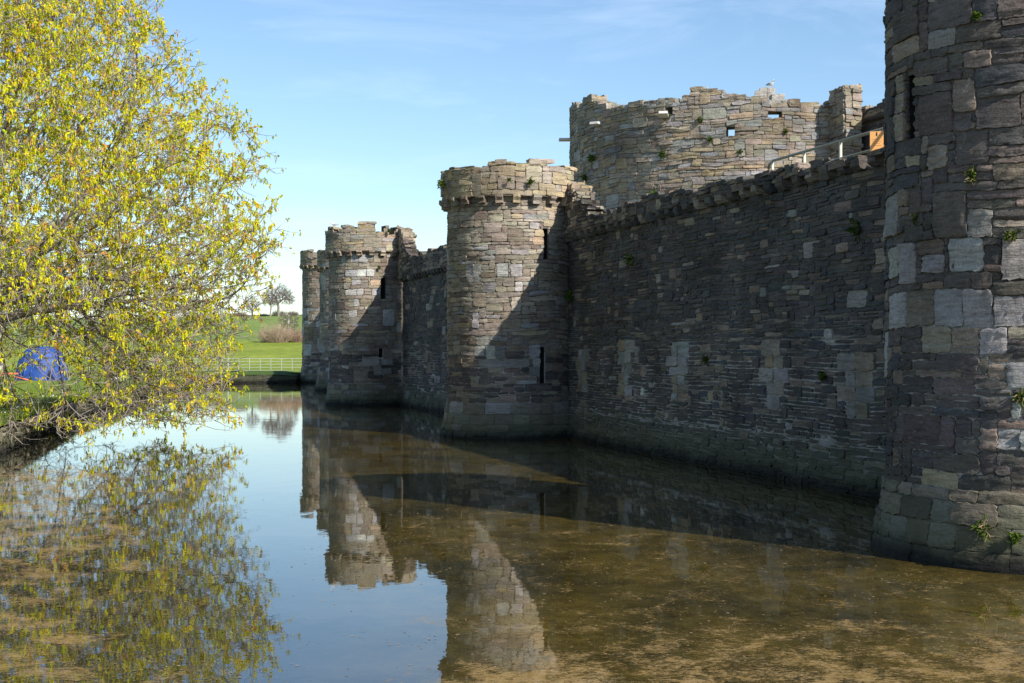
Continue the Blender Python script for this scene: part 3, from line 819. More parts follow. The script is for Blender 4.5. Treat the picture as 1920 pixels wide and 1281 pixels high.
# land beyond the end of the moat: lawn, lower field, upper field to the ridge
def land_z(x, y):
    if y < 122: return .75
    if y < 150: z = .75 + (y - 122) * .010
    elif y < 200: z = 1.03 + (y - 150) * .058
    elif y < 325:
        k = (y - 200) / 125; z = 3.93 + 7.3 * (k * (1.25 - .25 * k))
    else: z = 11.23 - min((y - 325) * .004, 3)
    return z + .012 * (x + 20) * min(max((y - 150) / 150, 0), 1) * (1 if y < 900 else 0)
def sheet(name, x0, x1, nx, ylist, mat):
    xs = np.linspace(x0, x1, nx); vv = [(x, y, land_z(x, y) + .06 * float(wob(np.float64(x), np.float64(y), .12))) for y in ylist for x in xs]
    q = [(j * nx + i, j * nx + i + 1, (j + 1) * nx + i + 1, (j + 1) * nx + i) for j in range(len(ylist) - 1) for i in range(nx - 1)]
    o = mesh(name, vv, np.array(q), mat, None, None, True); o['kind'] = 'structure'
    return o
sheet('far_lawn', -165, 165, 67, [116.2, 119, 122, 126, 130, 140], M['lawn'])
sheet('lower_field', -165, 165, 67, [140, 150, 160, 170, 180, 190, 200, 203], M['field_low'])
sheet('upper_field', -165, 165, 67, list(range(203, 340, 7)) + [345, 360, 400, 500, 800, 1500, 4000], M['field_up'])
mesh('far_land', [(-4000, 60, -1.5), (4000, 60, -1.5), (4000, 6000, -1.5), (-4000, 6000, -1.5)], np.array([(0, 1, 2, 3)]), M['field_up'])['kind'] = 'structure'
ca = P0 + dn * 24 - ND * 1.2; cb = P0 + UD * 26 - ND * 1.2
mesh('courtyard_ground', [(ca[0], ca[1], 1.0), (60, ca[1], 1.0), (60, 116, 1.0), (-12, 116, 1.0), (cb[0], cb[1], 1.0)], np.array([(0, 1, 2, 3, 4)]), M['earth'])['kind'] = 'structure'

# retaining wall of the left bank
bwt = thing('bank_wall', 'low dark stone wall holding up the grassy left bank of the moat', 'wall', (0, 0, 0))
b = Buf(); rngb = random.Random(51)
for k, ((xa, ya), (xb, yb)) in enumerate(zip(BANK[:-1], BANK[1:])):
    L = math.hypot(xb - xa, yb - ya); d = np.array([(xb - xa) / L, (yb - ya) / L]); n = np.array([d[1], -d[0]])
    bb = Buf(); far = k >= 3
    rubble(bb, rngb, 0, L, -.25, .72, {'dark': 1, 'brown': 5, 'greyb': 5, 'grey': 1}, (.35, .2) if far else (.16, .1), .14 if far else .08, (.1, .2), (2, 7), ragged(.66, .08, 1.5, .3, 7 + k), (), (), .06, .025, (.005, .03), .05)
    backing(bb, 0, L, -.6, lambda u: .62, .35, .6, (), (.08, .07, .05))
    # mapping here has the right-hand normal, so flip the faces
    v = plane_map((xa, ya), d, n)(np.concatenate(bb.v))
    b.add(v, np.concatenate(bb.q)[:, ::-1], None, np.concatenate(bb.c))
b.build('stonework', M['mossy'], bwt, True)

# stone landing at the far end, turf on top
ls = thing('stone_landing', 'low stone landing with turf on top, coloured as if in shadow, at the far end of the moat', 'landing', (0, 0, 0))
def strip_wall(name, parent, A, B, z1, seed, mix, thick=.4):
    A = np.array(A); B = np.array(B); L = float(np.linalg.norm(B - A)); d = (B - A) / L; n = np.array([d[1], -d[0]])
    bb = Buf(); rg = random.Random(seed)
    rubble(bb, rg, 0, L, -.2, z1, mix, (.4, .2), .15, (.1, .18), (2, 6), None, (), (), .03, .015)
    backing(bb, 0, L, -.6, lambda u: z1, thick, 1.0, (), (.2, .19, .17))
    v = plane_map(A, d, n)(np.concatenate(bb.v))
    q = np.concatenate(bb.q)
    return mesh(name, v, q, M['stone_far'], parent, np.concatenate(bb.c), True)
strip_wall('front_wall', ls, (-24.6, 114.4), (-17.9, 114.4), .62, 61, {'slate': 6, 'dark': 2})  # darker stone mix stands in for the castle's shadow on this face
strip_wall('side_wall', ls, (-17.9, 114.4), (-17.9, 116.4), .62, 62, {'grey': 3, 'greyb': 3})
strip_wall('side_wall', ls, (-24.6, 116.4), (-24.6, 114.4), .62, 63, {'grey': 3, 'greyb': 3})
tv = []
for j in range(5):
    for i in range(25):
        x = -24.6 + 6.7 * i / 24; y = 114.42 + 4.6 * j / 4
        tv.append((x, y, .61 + .16 * j / 4 + .16 * min(1, i / 6, (24 - i) / 6) * (.4 + .6 * min(1, j / 1.5)) + .02 * float(wob(np.float64(x), np.float64(y), 2))))
mesh('turf_top', tv, np.array([(j * 25 + i, j * 25 + i + 1, (j + 1) * 25 + i + 1, (j + 1) * 25 + i) for j in range(4) for i in range(24)]), M['turf_shade'], ls, None, True)
ew = thing('end_wall', 'pale low stone edging of the far bank, left of the dark landing', 'wall', (0, 0, 0))
strip_wall('stonework', ew, (-33, 116.0), (-24.62, 116.0), .6, 64, {'grey': 3, 'greyb': 3, 'light': 1})

# white field railing
fr = thing('field_railing', 'long pale metal railing of five bars across the grass at the end of the moat', 'fence', (0, 130, 0))
for k in range(5):
    z = .82 + k * .278
    v, q, t3 = tube([(-40, 0, z), (-27, .04, z), (-15, 0, z)], [.017 if k < 4 else .022] * 3, 5)
    bb = Buf(); bb.add(v, q, t3); bb.build('rail', M['railpaint'], fr)
x = -39.6; i = 0
while x < -15:
    tall = abs(x + 27.05) < .5
    mesh('post', box_v(x - (.05 if tall else .017), x + (.05 if tall else .017), -.05, -.01, .5, 2.0 if tall else 1.95), BOXQ, M['railpaint'] if i % 5 else M['postgrey'], fr)
    x += 1.0; i += 1

# ------------------------------------------------------------------ trees
def colonise(rng, attr, trunk, step, infl, kill, iters, grav=0.0):
    P = [Vector(p) for p in trunk]; par = [-1] + list(range(len(trunk) - 1))
    A = [Vector(a) for a in attr]
    for it in range(iters):
        if not A: break
        kd = kdtree.KDTree(len(P))
        for i, p in enumerate(P): kd.insert(p, i)
        kd.balance()
        pull = {}; keep = []
        for a in A:
            co, i, d = kd.find(a)
            if d < kill: continue
            keep.append(a)
            if d < infl:
                v = (a - co) / d
                if i in pull: pull[i] += v
                else: pull[i] = v.copy()
        A = keep
        if not pull:
            infl *= 1.6
            if infl > 60: break
            continue
        grew = 0
        for i, v in pull.items():
            v = v + Vector((rng.gauss(0, .28), rng.gauss(0, .28), rng.gauss(0, .28) + grav))
            if v.length < 1e-3: continue
            p = P[i] + v.normalized() * step
            co, k, d = kd.find(p)
            if d < step * .35: continue
            P.append(p); par.append(i); grew += 1
        if not grew: break
    return P, par

def skeleton(P, par, r0, e=2.3, cap=None):
    n = len(P); ch = [[] for _ in range(n)]
    for i, p in enumerate(par):
        if p >= 0: ch[p].append(i)
    rr = [0.0] * n
    for i in range(n - 1, -1, -1):
        rr[i] = r0 if not ch[i] else sum(rr[c] ** e for c in ch[i]) ** (1 / e)
        if cap: rr[i] = min(rr[i], cap)
    return ch, rr

def branch_mesh(buf, P, par, ch, rr, col=(1, 1, 1), rmin=0.0):
    start = [0]
    while start:
        s = start.pop()
        chain = [s] if par[s] < 0 else [par[s], s]
        cur = s
        while ch[cur]:
            cs = sorted(ch[cur], key=lambda c: -rr[c])
            start.extend(cs[1:])
            cur = cs[0]; chain.append(cur)
        pts = np.array([P[i] for i in chain]); ra = np.array([rr[i] for i in chain])
        if par[s] >= 0: ra[0] = min(ra[0], rr[s] * 1.15)
        if len(pts) < 2: continue
        if len(pts) > 4:
            sm = pts.copy(); sm[1:-1] = .5 * pts[1:-1] + .25 * (pts[:-2] + pts[2:]); pts = sm
        k = 8 if ra.max() > .1 else (5 if ra.max() > .03 else 3)
        v, q, t = tube(pts, ra, k, False)
        buf.add(v, q, t, col)

# -- the big tree in flower on the left bank
TX, TY = -16.5, 42.0
def crown_r(z):
    tab = [(.3, 7.6), (1, 7.9), (2, 7.8), (2.8, 8.2), (4.3, 8.8), (5.2, 9.0), (6.85, 9.5), (7.8, 9.5), (9.3, 8.5), (10.2, 7.6), (11.7, 6.5), (13.3, 5.6), (15, 4.2), (16.5, 2.6), (17.5, .3)]
    for (a, ra), (b_, rb_) in zip(tab[:-1], tab[1:]):
        if a <= z <= b_: return ra + (rb_ - ra) * (z - a) / (b_ - a)
    return 0
rt = random.Random(77)
attr = []
while len(attr) < 9500:
    z = rt.uniform(.3, 17.3) if rt.random() < .62 else rt.uniform(.3, 6); a = rt.uniform(0, 2 * math.pi); f = math.sqrt(rt.random())
    r = crown_r(z)
    if z < 3.6 and f < .40 + .06 * (3.6 - z): continue
    if f < .35 and rt.random() < .6: continue
    if .8 < z < 3.1 and TX + r * f * math.cos(a) < -12.6 and rt.random() < .8: continue
    x = TX + r * f * math.cos(a); y = TY + .88 * r * f * math.sin(a)
    if x < -20.5 and rt.random() < .65: continue
    # clumps with gaps between them
    if wob(np.float64(x * 1.0), np.float64(z * 1.2 + y * .5), 1.2) < -.55 and rt.random() < .75: continue
    attr.append((x, y, z))
trunk = [(TX - .3 + .04 * i, TY + .03 * i, .5 + i * .35) for i in range(9)]
P, par = colonise(rt, attr, trunk, .32, 2.6, .50, 110, .0)
ch, rr = skeleton(P, par, .0088, 1.98, .5)
tree = thing('flowering_tree', 'big spreading tree in yellow green spring flower overhanging the moat from the left bank', 'tree', (0, 0, 0))
b = Buf(); branch_mesh(b, P, par, ch, rr)
b.build('trunk_and_branches', M['bark'], tree, True)
LEAFC = [((.56, .52, .02), 5), ((.64, .57, .03), 4), ((.42, .46, .025), 4), ((.26, .34, .03), 1.8), ((.64, .38, .06), 1.6), ((.55, .28, .08), .7)]
def leafcol(rg):
    x = rg.random() * sum(w for _, w in LEAFC)
    for c, w in LEAFC:
        x -= w
        if x <= 0: break
    k = rg.uniform(.95, 1.4)
    return tuple(min(y * k, .85) for y in c)
def drop(buf, rg, p, ln, w, dirv, col):
    """a hanging flower tassel or young leaf: a folded strip of four faces"""
    d = np.array(dirv); d = d / (np.linalg.norm(d) + 1e-9)
    s = np.cross(d, (rg.gauss(0, 1), rg.gauss(0, 1), rg.gauss(0, .4))); s /= (np.linalg.norm(s) + 1e-9)
    nn = np.cross(d, s)
    p = np.array(p)
    m1 = p + d * ln * .35; m2 = p + d * ln * .75; e = p + d * ln + nn * ln * .1
    v = [p, m1 + s * w, m1 + nn * w * .7, m1 - s * w, m2 + s * w * .8, m2 + nn * w * .6, m2 - s * w * .8, e]
    buf.add(v, [(1, 2, 5, 4), (2, 3, 6, 5)], [(0, 2, 1), (0, 3, 2), (4, 5, 7), (5, 6, 7)], col)
def cluster(buf, rg, p, sc_=1.0):
    base = leafcol(rg)
    for k in range(rg.randint(5, 9)):
        c = base if rg.random() < .6 else leafcol(rg)
        o = (p[0] + rg.gauss(0, .04) * sc_, p[1] + rg.gauss(0, .04) * sc_, p[2] + rg.gauss(0, .03) * sc_)
        if rg.random() < .62:
            drop(buf, rg, o, rg.uniform(.10, .22) * sc_, rg.uniform(.014, .026) * sc_, (rg.gauss(0, .22), rg.gauss(0, .22), -1), c)
        else:
            drop(buf, rg, o, rg.uniform(.08, .14) * sc_, rg.uniform(.025, .045) * sc_, (rg.gauss(0, .8), rg.gauss(0, .8), rg.gauss(.1, .6)), c)
tw = Buf(); lf = Buf(); ncl = 0
for i, p in enumerate(P):
    if rr[i] > .05 or p.z < .4: continue
    leafy = .36 + .60 * min(1, max(0, (p.z - 3) / 5.0))
    pd = (p - P[par[i]]) if par[i] >= 0 else Vector((0, 0, 1))
    pd.normalize()
    nt_ = (3 if not ch[i] else 1) + (1 if rt.random() < .8 else 0)
    for _ in range(nt_):
        out = Vector((p.x - TX, p.y - TY, 0)); out.normalize()
        d = pd * .9 + out * .35 + Vector((rt.gauss(0, .75), rt.gauss(0, .75), rt.gauss(.05, .6))); d.normalize()
        L = rt.uniform(.35, 1.05); pts = [np.array(p)]; dd = d.copy()
        for s in range(4):
            dd = dd + Vector((rt.gauss(0, .25), rt.gauss(0, .25), rt.gauss(.10, .22))); dd.normalize()
            pts.append(pts[-1] + np.array(dd) * L / 4)
        if pts[-1][2] < .15: continue
        v, q, t = tube(pts, [.0115, .010, .0085, .007, .005], 3, False); tw.add(v, q, t)
        dens = 1.2 if wob(np.float64(p.x), np.float64(p.z + p.y * .6), 1.9) > -.12 else .3
        if p.z < 1.6 and p.x < -12.5 and rt.random() < .6: continue
        for s in (4, 3, 2):
            pr_ = {4: 1.0, 3: .5, 2: .3}[s] * leafy * dens
            if rt.random() < pr_:
                cluster(lf, rt, pts[s], rt.uniform(.65, 1.05)); ncl += 1
            if s < 4 and rt.random() < .8:
                e = pts[s] + np.array((rt.gauss(0, .14), rt.gauss(0, .14), rt.gauss(0.02, .12)))
                v, q, t = tube([pts[s], (pts[s] + e) / 2 + N.normal(0, .02, 3), e], [.006, .005, .0035], 3, False); tw.add(v, q, t)
                if rt.random() < pr_ * 1.1: cluster(lf, rt, e, rt.uniform(.6, .95)); ncl += 1
tw.build('twigs', M['twig'], tree)
lf.build('foliage', M['leaf'], tree)
print('tree nodes', len(P), 'clusters', ncl)

# -- a bare tree made the same way, for the ridge and the bank
def bare_tree(name, label, base, H, envelope, nat, step, infl, kill, r0, cap, mat_t, mat_b, seed, group=None, lean=(0, 0), trunk_h=.35):
    rg = random.Random(seed)
    at = []
    while len(at) < nat:
        p = envelope(rg)
        if p is not None: at.append(p)
    ntr = max(3, int(H * trunk_h / step))
    tr = [(lean[0] * i / ntr, lean[1] * i / ntr, -.3 + i * (H * trunk_h + .3) / ntr) for i in range(ntr + 1)]
    P_, par_ = colonise(rg, at, tr, step, infl, kill, 60, .05)
    ch_, rr_ = skeleton(P_, par_, r0, 2.2, cap)
    t = thing(name, label, 'tree', base, 0, group)
    b1 = Buf(); b2_ = Buf()
    branch_mesh(b1, P_, par_, ch_, rr_)
    b1.build('trunk', mat_t, t, True)
    for i, p in enumerate(P_):
        if rr_[i] > r0 * 3.2: continue
        for _ in range(9 if not ch_[i] else 5):
            d = (p - P_[par_[i]]) if par_[i] >= 0 else Vector((0, 0, 1))
            d.normalize(); d = d + Vector((rg.gauss(0, .5), rg.gauss(0, .5), rg.gauss(.15, .4))); d.normalize()
            L = H * rg.uniform(.05, .14)
            m_ = p + d * L * .5 + Vector((rg.gauss(0, .05), rg.gauss(0, .05), 0)) * L
            v, q, tt_ = tube([np.array(p), np.array(m_), np.array(p + d * L)], [r0 * .6, r0 * .5, r0 * .35], 3, False)
            b2_.add(v, q, tt_)
    b2_.build('crown', mat_b, t)
    return t
def umbrella(w, h0, h1, skew):
    def f(rg):
        x = rg.uniform(-1, 1); y = rg.uniform(-1, 1); z = rg.random()
        if x * x + y * y > 1: return None
        top_ = 1 - .75 * (x - .05) ** 2 - .5 * y * y
        if z > top_ or z < top_ - .62: return None
        return (w * x + skew * z, w * .8 * y, h0 + (h1 - h0) * z)
    return f
def ball(w, h0, h1):
    def f(rg):
        x = rg.uniform(-1, 1); y = rg.uniform(-1, 1); z = rg.uniform(-1, 1)
        if x * x + y * y + z * z > 1: return None
        return (w * x, w * y, (h0 + h1) / 2 + z * (h1 - h0) / 2)
    return f
def at_px(px, y):   # place on the land at distance y along a sight direction
    x = (px - 960) / 2600 * y
    return (x, y, land_z(x, y))
bare_tree('bare_tree', 'taller wide topped bare tree on the ridge, trunk leaning into its flat crown', at_px(522, 318), 7.4, umbrella(3.5, 2.6, 7.5, .7), 420, .38, 2.2, .42, .030, .34, M['far_trunk'], M['far_twig'], 81, 'bare trees on the ridge')
bare_tree('bare_tree', 'slimmer bare tree on the ridge, left one of the pair with flat crowns', at_px(506, 316), 6.4, umbrella(2.0, 2.6, 6.3, -.7), 240, .38, 2.2, .42, .028, .24, M['far_trunk'], M['far_twig'], 82, 'bare trees on the ridge', (.3, 0))
bare_tree('bare_tree', 'round bare tree on the ridge behind the yellow branch tips', at_px(473, 322), 4.6, ball(2.0, 1.0, 4.6), 240, .34, 1.8, .4, .028, .2, M['far_trunk'], M['far_twig'], 83, 'bare trees on the ridge', trunk_h=.25)
bare_tree('pale_trunk_tree', 'tree with a thick pale trunk on the lawn at the far left behind the tent', (-40.6, 110, .75), 11, ball(4.5, 4, 12), 260, .5, 3.5, .7, .03, .30, M['pale_bark'], M['twig'], 84, trunk_h=.35)
bare_tree('ivy_tree', 'small bare tree with a pale stem standing in the brown thicket', at_px(541, 203), 4.4, ball(1.5, 1.0, 4.4), 220, .22, 1.5, .3, .022, .10, M['pale_bark'], M['far_twig'], 85, trunk_h=.75)

def shrub(label, base, w, h, n, colr, seed, name='bare_shrub', group=None, th=.014):
    rg = random.Random(seed); b = Buf()
    for _ in range(n):
        a = rg.uniform(0, 6.283); k = math.sqrt(rg.random())
        x0, y0 = w * .45 * k * math.cos(a), w * .35 * k * math.sin(a)
        L = h * rg.uniform(.5, 1.0) * (1 - .35 * k * k)
        d = np.array((.75 * k * math.cos(a) * w / h, .6 * k * math.sin(a), 1.0)); d /= np.linalg.norm(d)
        pts = [np.array((x0, y0, -.1))]
        for s in range(4):
            d = d + N.normal(0, .16, 3); d /= np.linalg.norm(d); pts.append(pts[-1] + d * L / 4)
        c = np.array(colr) * rg.uniform(.7, 1.25)
        v, q, t = tube(pts, [th * 1.5, th * 1.3, th, th * .8, th * .5], 3, False); b.add(v, q, t, c)
        for s in (2, 3, 4, 3, 4):
            e = pts[s] + N.normal(0, .14, 3) * h * .6
            e[2] = max(e[2], .05)
            v, q, t = tube([pts[s], (pts[s] + e) / 2 + N.normal(0, .03, 3), e], [th * .8, th * .6, th * .4], 3, False); b.add(v, q, t, c)
    o = b.build(name, M['brush'], None)
    o.location = base
    return tag(o, label, 'shrub', group)
GRP = 'shrubs of the thicket in the field'
shrub('tall rounded light brown shrub, left end of the thicket in the field', at_px(517, 199), 3.6, 3.3, 420, (.36, .27, .19), 91, group=GRP)
shrub('low reddish brown shrub, right end of the thicket against the farthest tower', at_px(558, 200), 3.0, 2.4, 360, (.30, .20, .145), 92, group=GRP)
shrub('middle brown shrub of the thicket, around the foot of the small pale tree', at_px(540, 202), 2.4, 2.2, 260, (.28, .20, .14), 93, group=GRP)
GR2 = 'shrubs along the ridge'
shrub('dark low bush on the ridge just left of the flat topped trees', at_px(494, 321), 2.2, .9, 120, (.05, .06, .035), 94, 'ridge_bush', GR2, .03)
shrub('greyish green bush on the ridge between the two trunks', at_px(523, 326), 2.6, 1.7, 200, (.13, .13, .09), 95, 'ridge_bush', GR2, .02)
shrub('small grey bush on the ridge at the right, near the tower edge', at_px(551, 324), 1.9, 1.5, 150, (.17, .15, .115), 96, 'ridge_bush', GR2, .02)
shrub('reddish brown ridge bush showing through the tree branches', at_px(452, 322), 2.4, 1.5, 170, (.22, .14, .11), 97, 'ridge_bush', GR2, .02)
hb = Buf(); rh = random.Random(98)
for k in range(900):
    px = rh.uniform(330, 460) if k % 2 else rh.uniform(430, 572); base = at_px(px, 325 + rh.uniform(-1, 1))
    h = rh.uniform(.2, .55) * (1.4 if px < 450 else .55)
    v, q, t = tube([(base[0], base[1], base[2] - .1), (base[0] + rh.gauss(0, .15), base[1], base[2] + h * .6), (base[0] + rh.gauss(0, .3), base[1], base[2] + h)], [.035, .03, .012], 3, False)
    hb.add(v, q, t, np.array((.20, .15, .11) if px < 450 else (.09, .12, .05)) * rh.uniform(.6, 1.3))
tag(hb.build('ridge_hedge', M['brush']), 'thin low hedge line along the top of the green hill', 'hedge')

# ------------------------------------------------------------------ things on the left bank
tent = thing('tent', 'bright blue dome tent pitched on the lawn', 'tent', (-30.6, 90.5, .74), rad(8))
nv, nu_ = 12, 40; vv = []; 
for j in range(nv + 1):
    f = j / nv; el = f * math.pi / 2
    for i in range(nu_):
        a = 2 * math.pi * i / nu_
        rx = (1.62 + (.12 if math.cos(a) < 0 else 0)); ry = 1.35
        sag = 1 - .045 * abs(math.sin(2 * a)) * math.sin(2 * el) - .02 * math.sin(9 * a + 3 * f)* (1 - f)
        r = math.cos(el) ** .55
        vv.append((rx * r * math.cos(a) * sag, ry * r * math.sin(a) * sag, 2.2 * math.sin(el) ** 1.05 * (1 - .03 * abs(math.sin(2 * a)) * (1 - f))))
qq = [(j * nu_ + i, j * nu_ + (i + 1) % nu_, (j + 1) * nu_ + (i + 1) % nu_, (j + 1) * nu_ + i) for j in range(nv) for i in range(nu_)]
mesh('canopy', vv, np.array(qq), M['tent'], tent, None, True)
# door opening and a turned back flap
mesh('door_opening', [(.52, -1.32, .03), (1.0, -1.20, .03), (.62, -1.28, .75), (.52, -1.38, .03), (1.0, -1.26, .03), (.62, -1.34, .75)], [np.array([(3, 4, 5)]), np.array([(0, 1, 4, 3), (1, 2, 5, 4), (2, 0, 3, 5)])], M['tentdark'], tent)
bb = Buf()
for k in range(4):
    x0 = -1.0 + k * .42
    v, q, t3 = tube([(x0, -1.30 + .1 * abs(k - 1.5), .02), (x0 + .06, -1.24 + .08 * abs(k - 1.5), .6), (x0 + .2, -1.02, 1.25)], [.07, .06, .02], 6); bb.add(v, q, t3)
bb.build('door_flap', M['tent'], tent, True)
for sgn in (1, -1):
    pts = [(1.66 * math.cos(e) ** .72 * sgn * .72, -1.33 * math.cos(e) ** .72 * .72, 2.2 * math.sin(e) + .03) for e in np.linspace(0, 1.5, 10)]
    v, q, t3 = tube(pts, [.018] * 10, 5); bb = Buf(); bb.add(v, q, t3); bb.build('pole', M['tent'], tent)
mesh('ground_skirt', [(.6, -1.75, .02), (1.75, -1.45, .02), (1.65, -.9, .05), (.6, -1.3, .05), (.6, -1.75, .05), (1.75, -1.45, .05), (1.65, -.9, .08), (.6, -1.3, .08)], BOXQ, M['tent'], tent)

tr = thing('trolley', 'orange framed trolley on black wheels parked in front of the tent', 'trolley', (-32.6, 88.3, .74), rad(2))
v, q, t3 = tube([(-1.6, 0, .56), (.1, 0, .50), (1.15, 0, .47)], [.045] * 3, 8); bb = Buf(); bb.add(v, q, t3); bb.build('main_bar', M['orange'], tr, True)
v, q, t3 = tube([(.9, -.2, .30), (2.1, -.35, .02)], [.04] * 2, 8); bb = Buf(); bb.add(v, q, t3); bb.build('tow_bar', M['orange'], tr, True)
v, q, t3 = tube([(-.35, -.1, .28), (.3, 0, .40), (.8, 0, .44)], [.03] * 3, 8); bb = Buf(); bb.add(v, q, t3); bb.build('axle_strut', M['orange'], tr, True)
for (wx, wy) in ((-.45, -.18), (-.30, .35)):
    bb = Buf(); th = np.linspace(0, 2 * math.pi, 25)
    pts = [(wx + .20 * math.cos(a), wy, .26 + .20 * math.sin(a)) for a in th]
    v, q, t3 = tube(pts, [.07] * 25, 8, False); bb.add(v, q, t3)
    wo = bb.build('wheel', M['rubber'], tr, True)
    v, q, t3 = tube([(wx, wy - .05, .26), (wx, wy + .05, .26)], [.15, .15], 14); bb = Buf(); bb.add(v, q, t3); bb.build('hub', M['ink'], wo)
v, q = lump(R, 0, 0, .16, .38, .25, .17, .25, 3)
wb = mesh('white_bundle', v, q, M['white'], None, None, True); wb.location = (-25.6, 90, .72)
tag(wb, 'crumpled white bundle lying on the lawn right of the tent', 'bundle')

# ------------------------------------------------------------------ gulls
def gull(label, loc, rz, group='gulls on the towers'):
    t = thing('gull', label, 'bird', loc, rz, group)
    t.scale = (.85, .85, .85)
    # body loft: tail to head along x
    ax = [(-.30, .13, .012, .01), (-.22, .135, .04, .025), (-.10, .145, .075, .07), (.02, .155, .085, .085), (.10, .18, .065, .07), (.14, .23, .045, .05), (.165, .28, .045, .05), (.195, .30, .042, .042), (.225, .295, .02, .02)]
    k = 10; vv = []
    for (x, z, w, h) in ax:
        for i in range(k):
            a = 2 * math.pi * i / k; vv.append((x, w * math.cos(a), z + h * math.sin(a)))
    n = len(ax)
    q = [(j * k + i, j * k + (i + 1) % k, (j + 1) * k + (i + 1) % k, (j + 1) * k + i) for j in range(n - 1) for i in range(k)]
    mesh('body', vv, np.array(q), M['gull_white'], t, None, True)
    for s in (1, -1):
        w_ = [(-.34, .02 * s, .15), (-.12, .085 * s, .12), (.06, .092 * s, .16), (-.05, .06 * s, .225), (-.22, .04 * s, .19)]
        o = [(x, y + .012 * s, z) for (x, y, z) in w_]
        f = [(0, 1, 2), (0, 2, 3), (0, 3, 4), (5, 7, 6), (5, 8, 7), (5, 9, 8)]
        sd = [(i, (i + 1) % 5, 5 + (i + 1) % 5, 5 + i) for i in range(5)]
        mesh('wing', w_ + o, [np.array(f), np.array(sd)], M['gull_grey'], t)
        v, qq_, t3 = tube([(.02, .03 * s, .09), (.02, .03 * s, 0), (.06, .03 * s, .003)], [.008] * 3, 5); bb = Buf(); bb.add(v, qq_, t3); bb.build('leg', M['beak'], t)
    v, qq_, t3 = tube([(.22, 0, .295), (.28, 0, .285)], [.014, .004], 6); bb = Buf(); bb.add(v, qq_, t3); bb.build('beak', M['beak'], t)
    return t
def on_tower(c, r, deg, z): return (c[0] + r * math.cos(rad(deg)), c[1] + r * math.sin(rad(deg)), z)
gull('white gull perched on the left corner of the jagged tower', on_tower((-7.2, 69.7), 1.95, 214, 8.80), rad(200))
gull('white gull on the hidden tower, just left of the jagged one', on_tower((-10.9, 94.0), 2.2, 232, 9.5), rad(150))
gull('white gull standing on an upright stone on the big inner tower', on_tower(DC, DR - .3, 264.75, 13.46), rad(-55))

# ------------------------------------------------------------------ plants rooted in the walls
def wall_plant(label, loc, nrm, size, seed, dry=False, n=110):
    rg = random.Random(seed); b = Buf(); nrm = np.array(nrm, float)
    for _ in range(n):
        d = nrm * rg.uniform(.3, 1) + N.normal(0, .55, 3) + np.array((0, 0, .25 if rg.random() < .5 else -.7)); d /= np.linalg.norm(d)
        L = .8 * size * rg.uniform(.35, 1.0)
        p = N.normal(0, 1, 3) * np.array((.22, .22, .24)) * size
        if dry and rg.random() < .45: c = np.array((.36, .29, .17)) * rg.uniform(.6, 1.2); w = .006
        else: c = np.array((.055, .095, .016) if rg.random() < .65 else (.12, .17, .03)) * rg.uniform(.6, 1.3); w = .06 * size + .004
        drop(b, rg, p, L, w, d, c)
    o = b.build('wall_plant', M['plant'], None); o.location = loc
    return tag(o, label, 'plant', 'plants growing in the walls')
def tp(c, r, deg, z): 
    a = rad(deg); return (c[0] + r * math.cos(a), c[1] + r * math.sin(a), z), (math.cos(a), math.sin(a), 0)
C1, C2, C3 = (7.27, 18.7), (0, 44.2), (-7.2, 69.7)
for i, (c, r, dg, z, s, dry, lab) in enumerate([
    (C1, 2.15, 225.6, 6.84, .11, False, 'highest green plant on the near tower, close to the top of the frame'),
    (C1, 2.15, 223.7, 4.87, .14, True, 'green plant with dry stems halfway up the near tower'),
    (C1, 2.15, 199.3, 4.42, .10, True, 'small withered plant left of the big pale blocks on the near tower'),
    (C1, 2.30, 229.3, .52, .17, True, 'straggly plant on the sloping foot of the near tower'),
    (C1, 2.32, 238.8, .45, .12, False, 'low mossy plant on the foot of the near tower at the frame edge'),
    (C1, 2.15, 239.4, 2.15, .13, True, 'plant with pale dry stems at the right edge of the near tower'),
    (C1, 2.15, 236.5, 4.1, .14, True, 'dry grass tuft above the pale blocks of the near tower'),
    (C2, 2.38, 283.4, 7.80, .16, False, 'bright green plant in the crown of the middle tower'),
    (C2, 2.38, 268.0, 7.84, .10, False, 'small plant left of the bright one in the crown of the middle tower'),
    (C2, 2.38, 204.0, 7.9, .20, False, 'plant sticking out of the left edge of the middle tower crown'),
    (C3, 2.38, 300.0, 8.55, .16, False, 'mossy plant on the jagged tower crown at the right'),
    (C3, 2.12, 290.0, 6.75, .14, False, 'small plant under the corbels of the jagged tower'),
    (DC, 8.65, 234.5, 10.9, .26, False, 'largest green plant on the face of the big inner tower'),
    (DC, 8.65, 236.0, 12.5, .18, False, 'plant under the hole beside the slab on the big inner tower'),
    (DC, 8.65, 245.5, 12.2, .20, False, 'plant near the top of the big inner tower, below its highest point'),
    (DC, 8.65, 248.3, 11.4, .18, False, 'plant beside the square hole in the big inner tower'),
    (DC, 8.65, 206.0, 11.2, .30, False, 'dark ivy patch on the shaded left side of the big inner tower'),
    (DC, 8.65, 201.0, 10.4, .26, False, 'lower ivy patch on the shaded left side of the big inner tower'),
    (DC, 8.65, 256.5, 10.8, .16, False, 'small plant low on the sunny face of the big inner tower'),
    (DC, 8.65, 268.5, 11.6, .16, False, 'plant right of the upper hole in the big inner tower'),
    (DC, 8.5, 245.5, 13.2, .22, False, 'plant on the very top hump of the big inner tower')]):
    loc, nr = tp(c, r, dg, z); wall_plant(lab, loc, nr, s, 200 + i, dry)
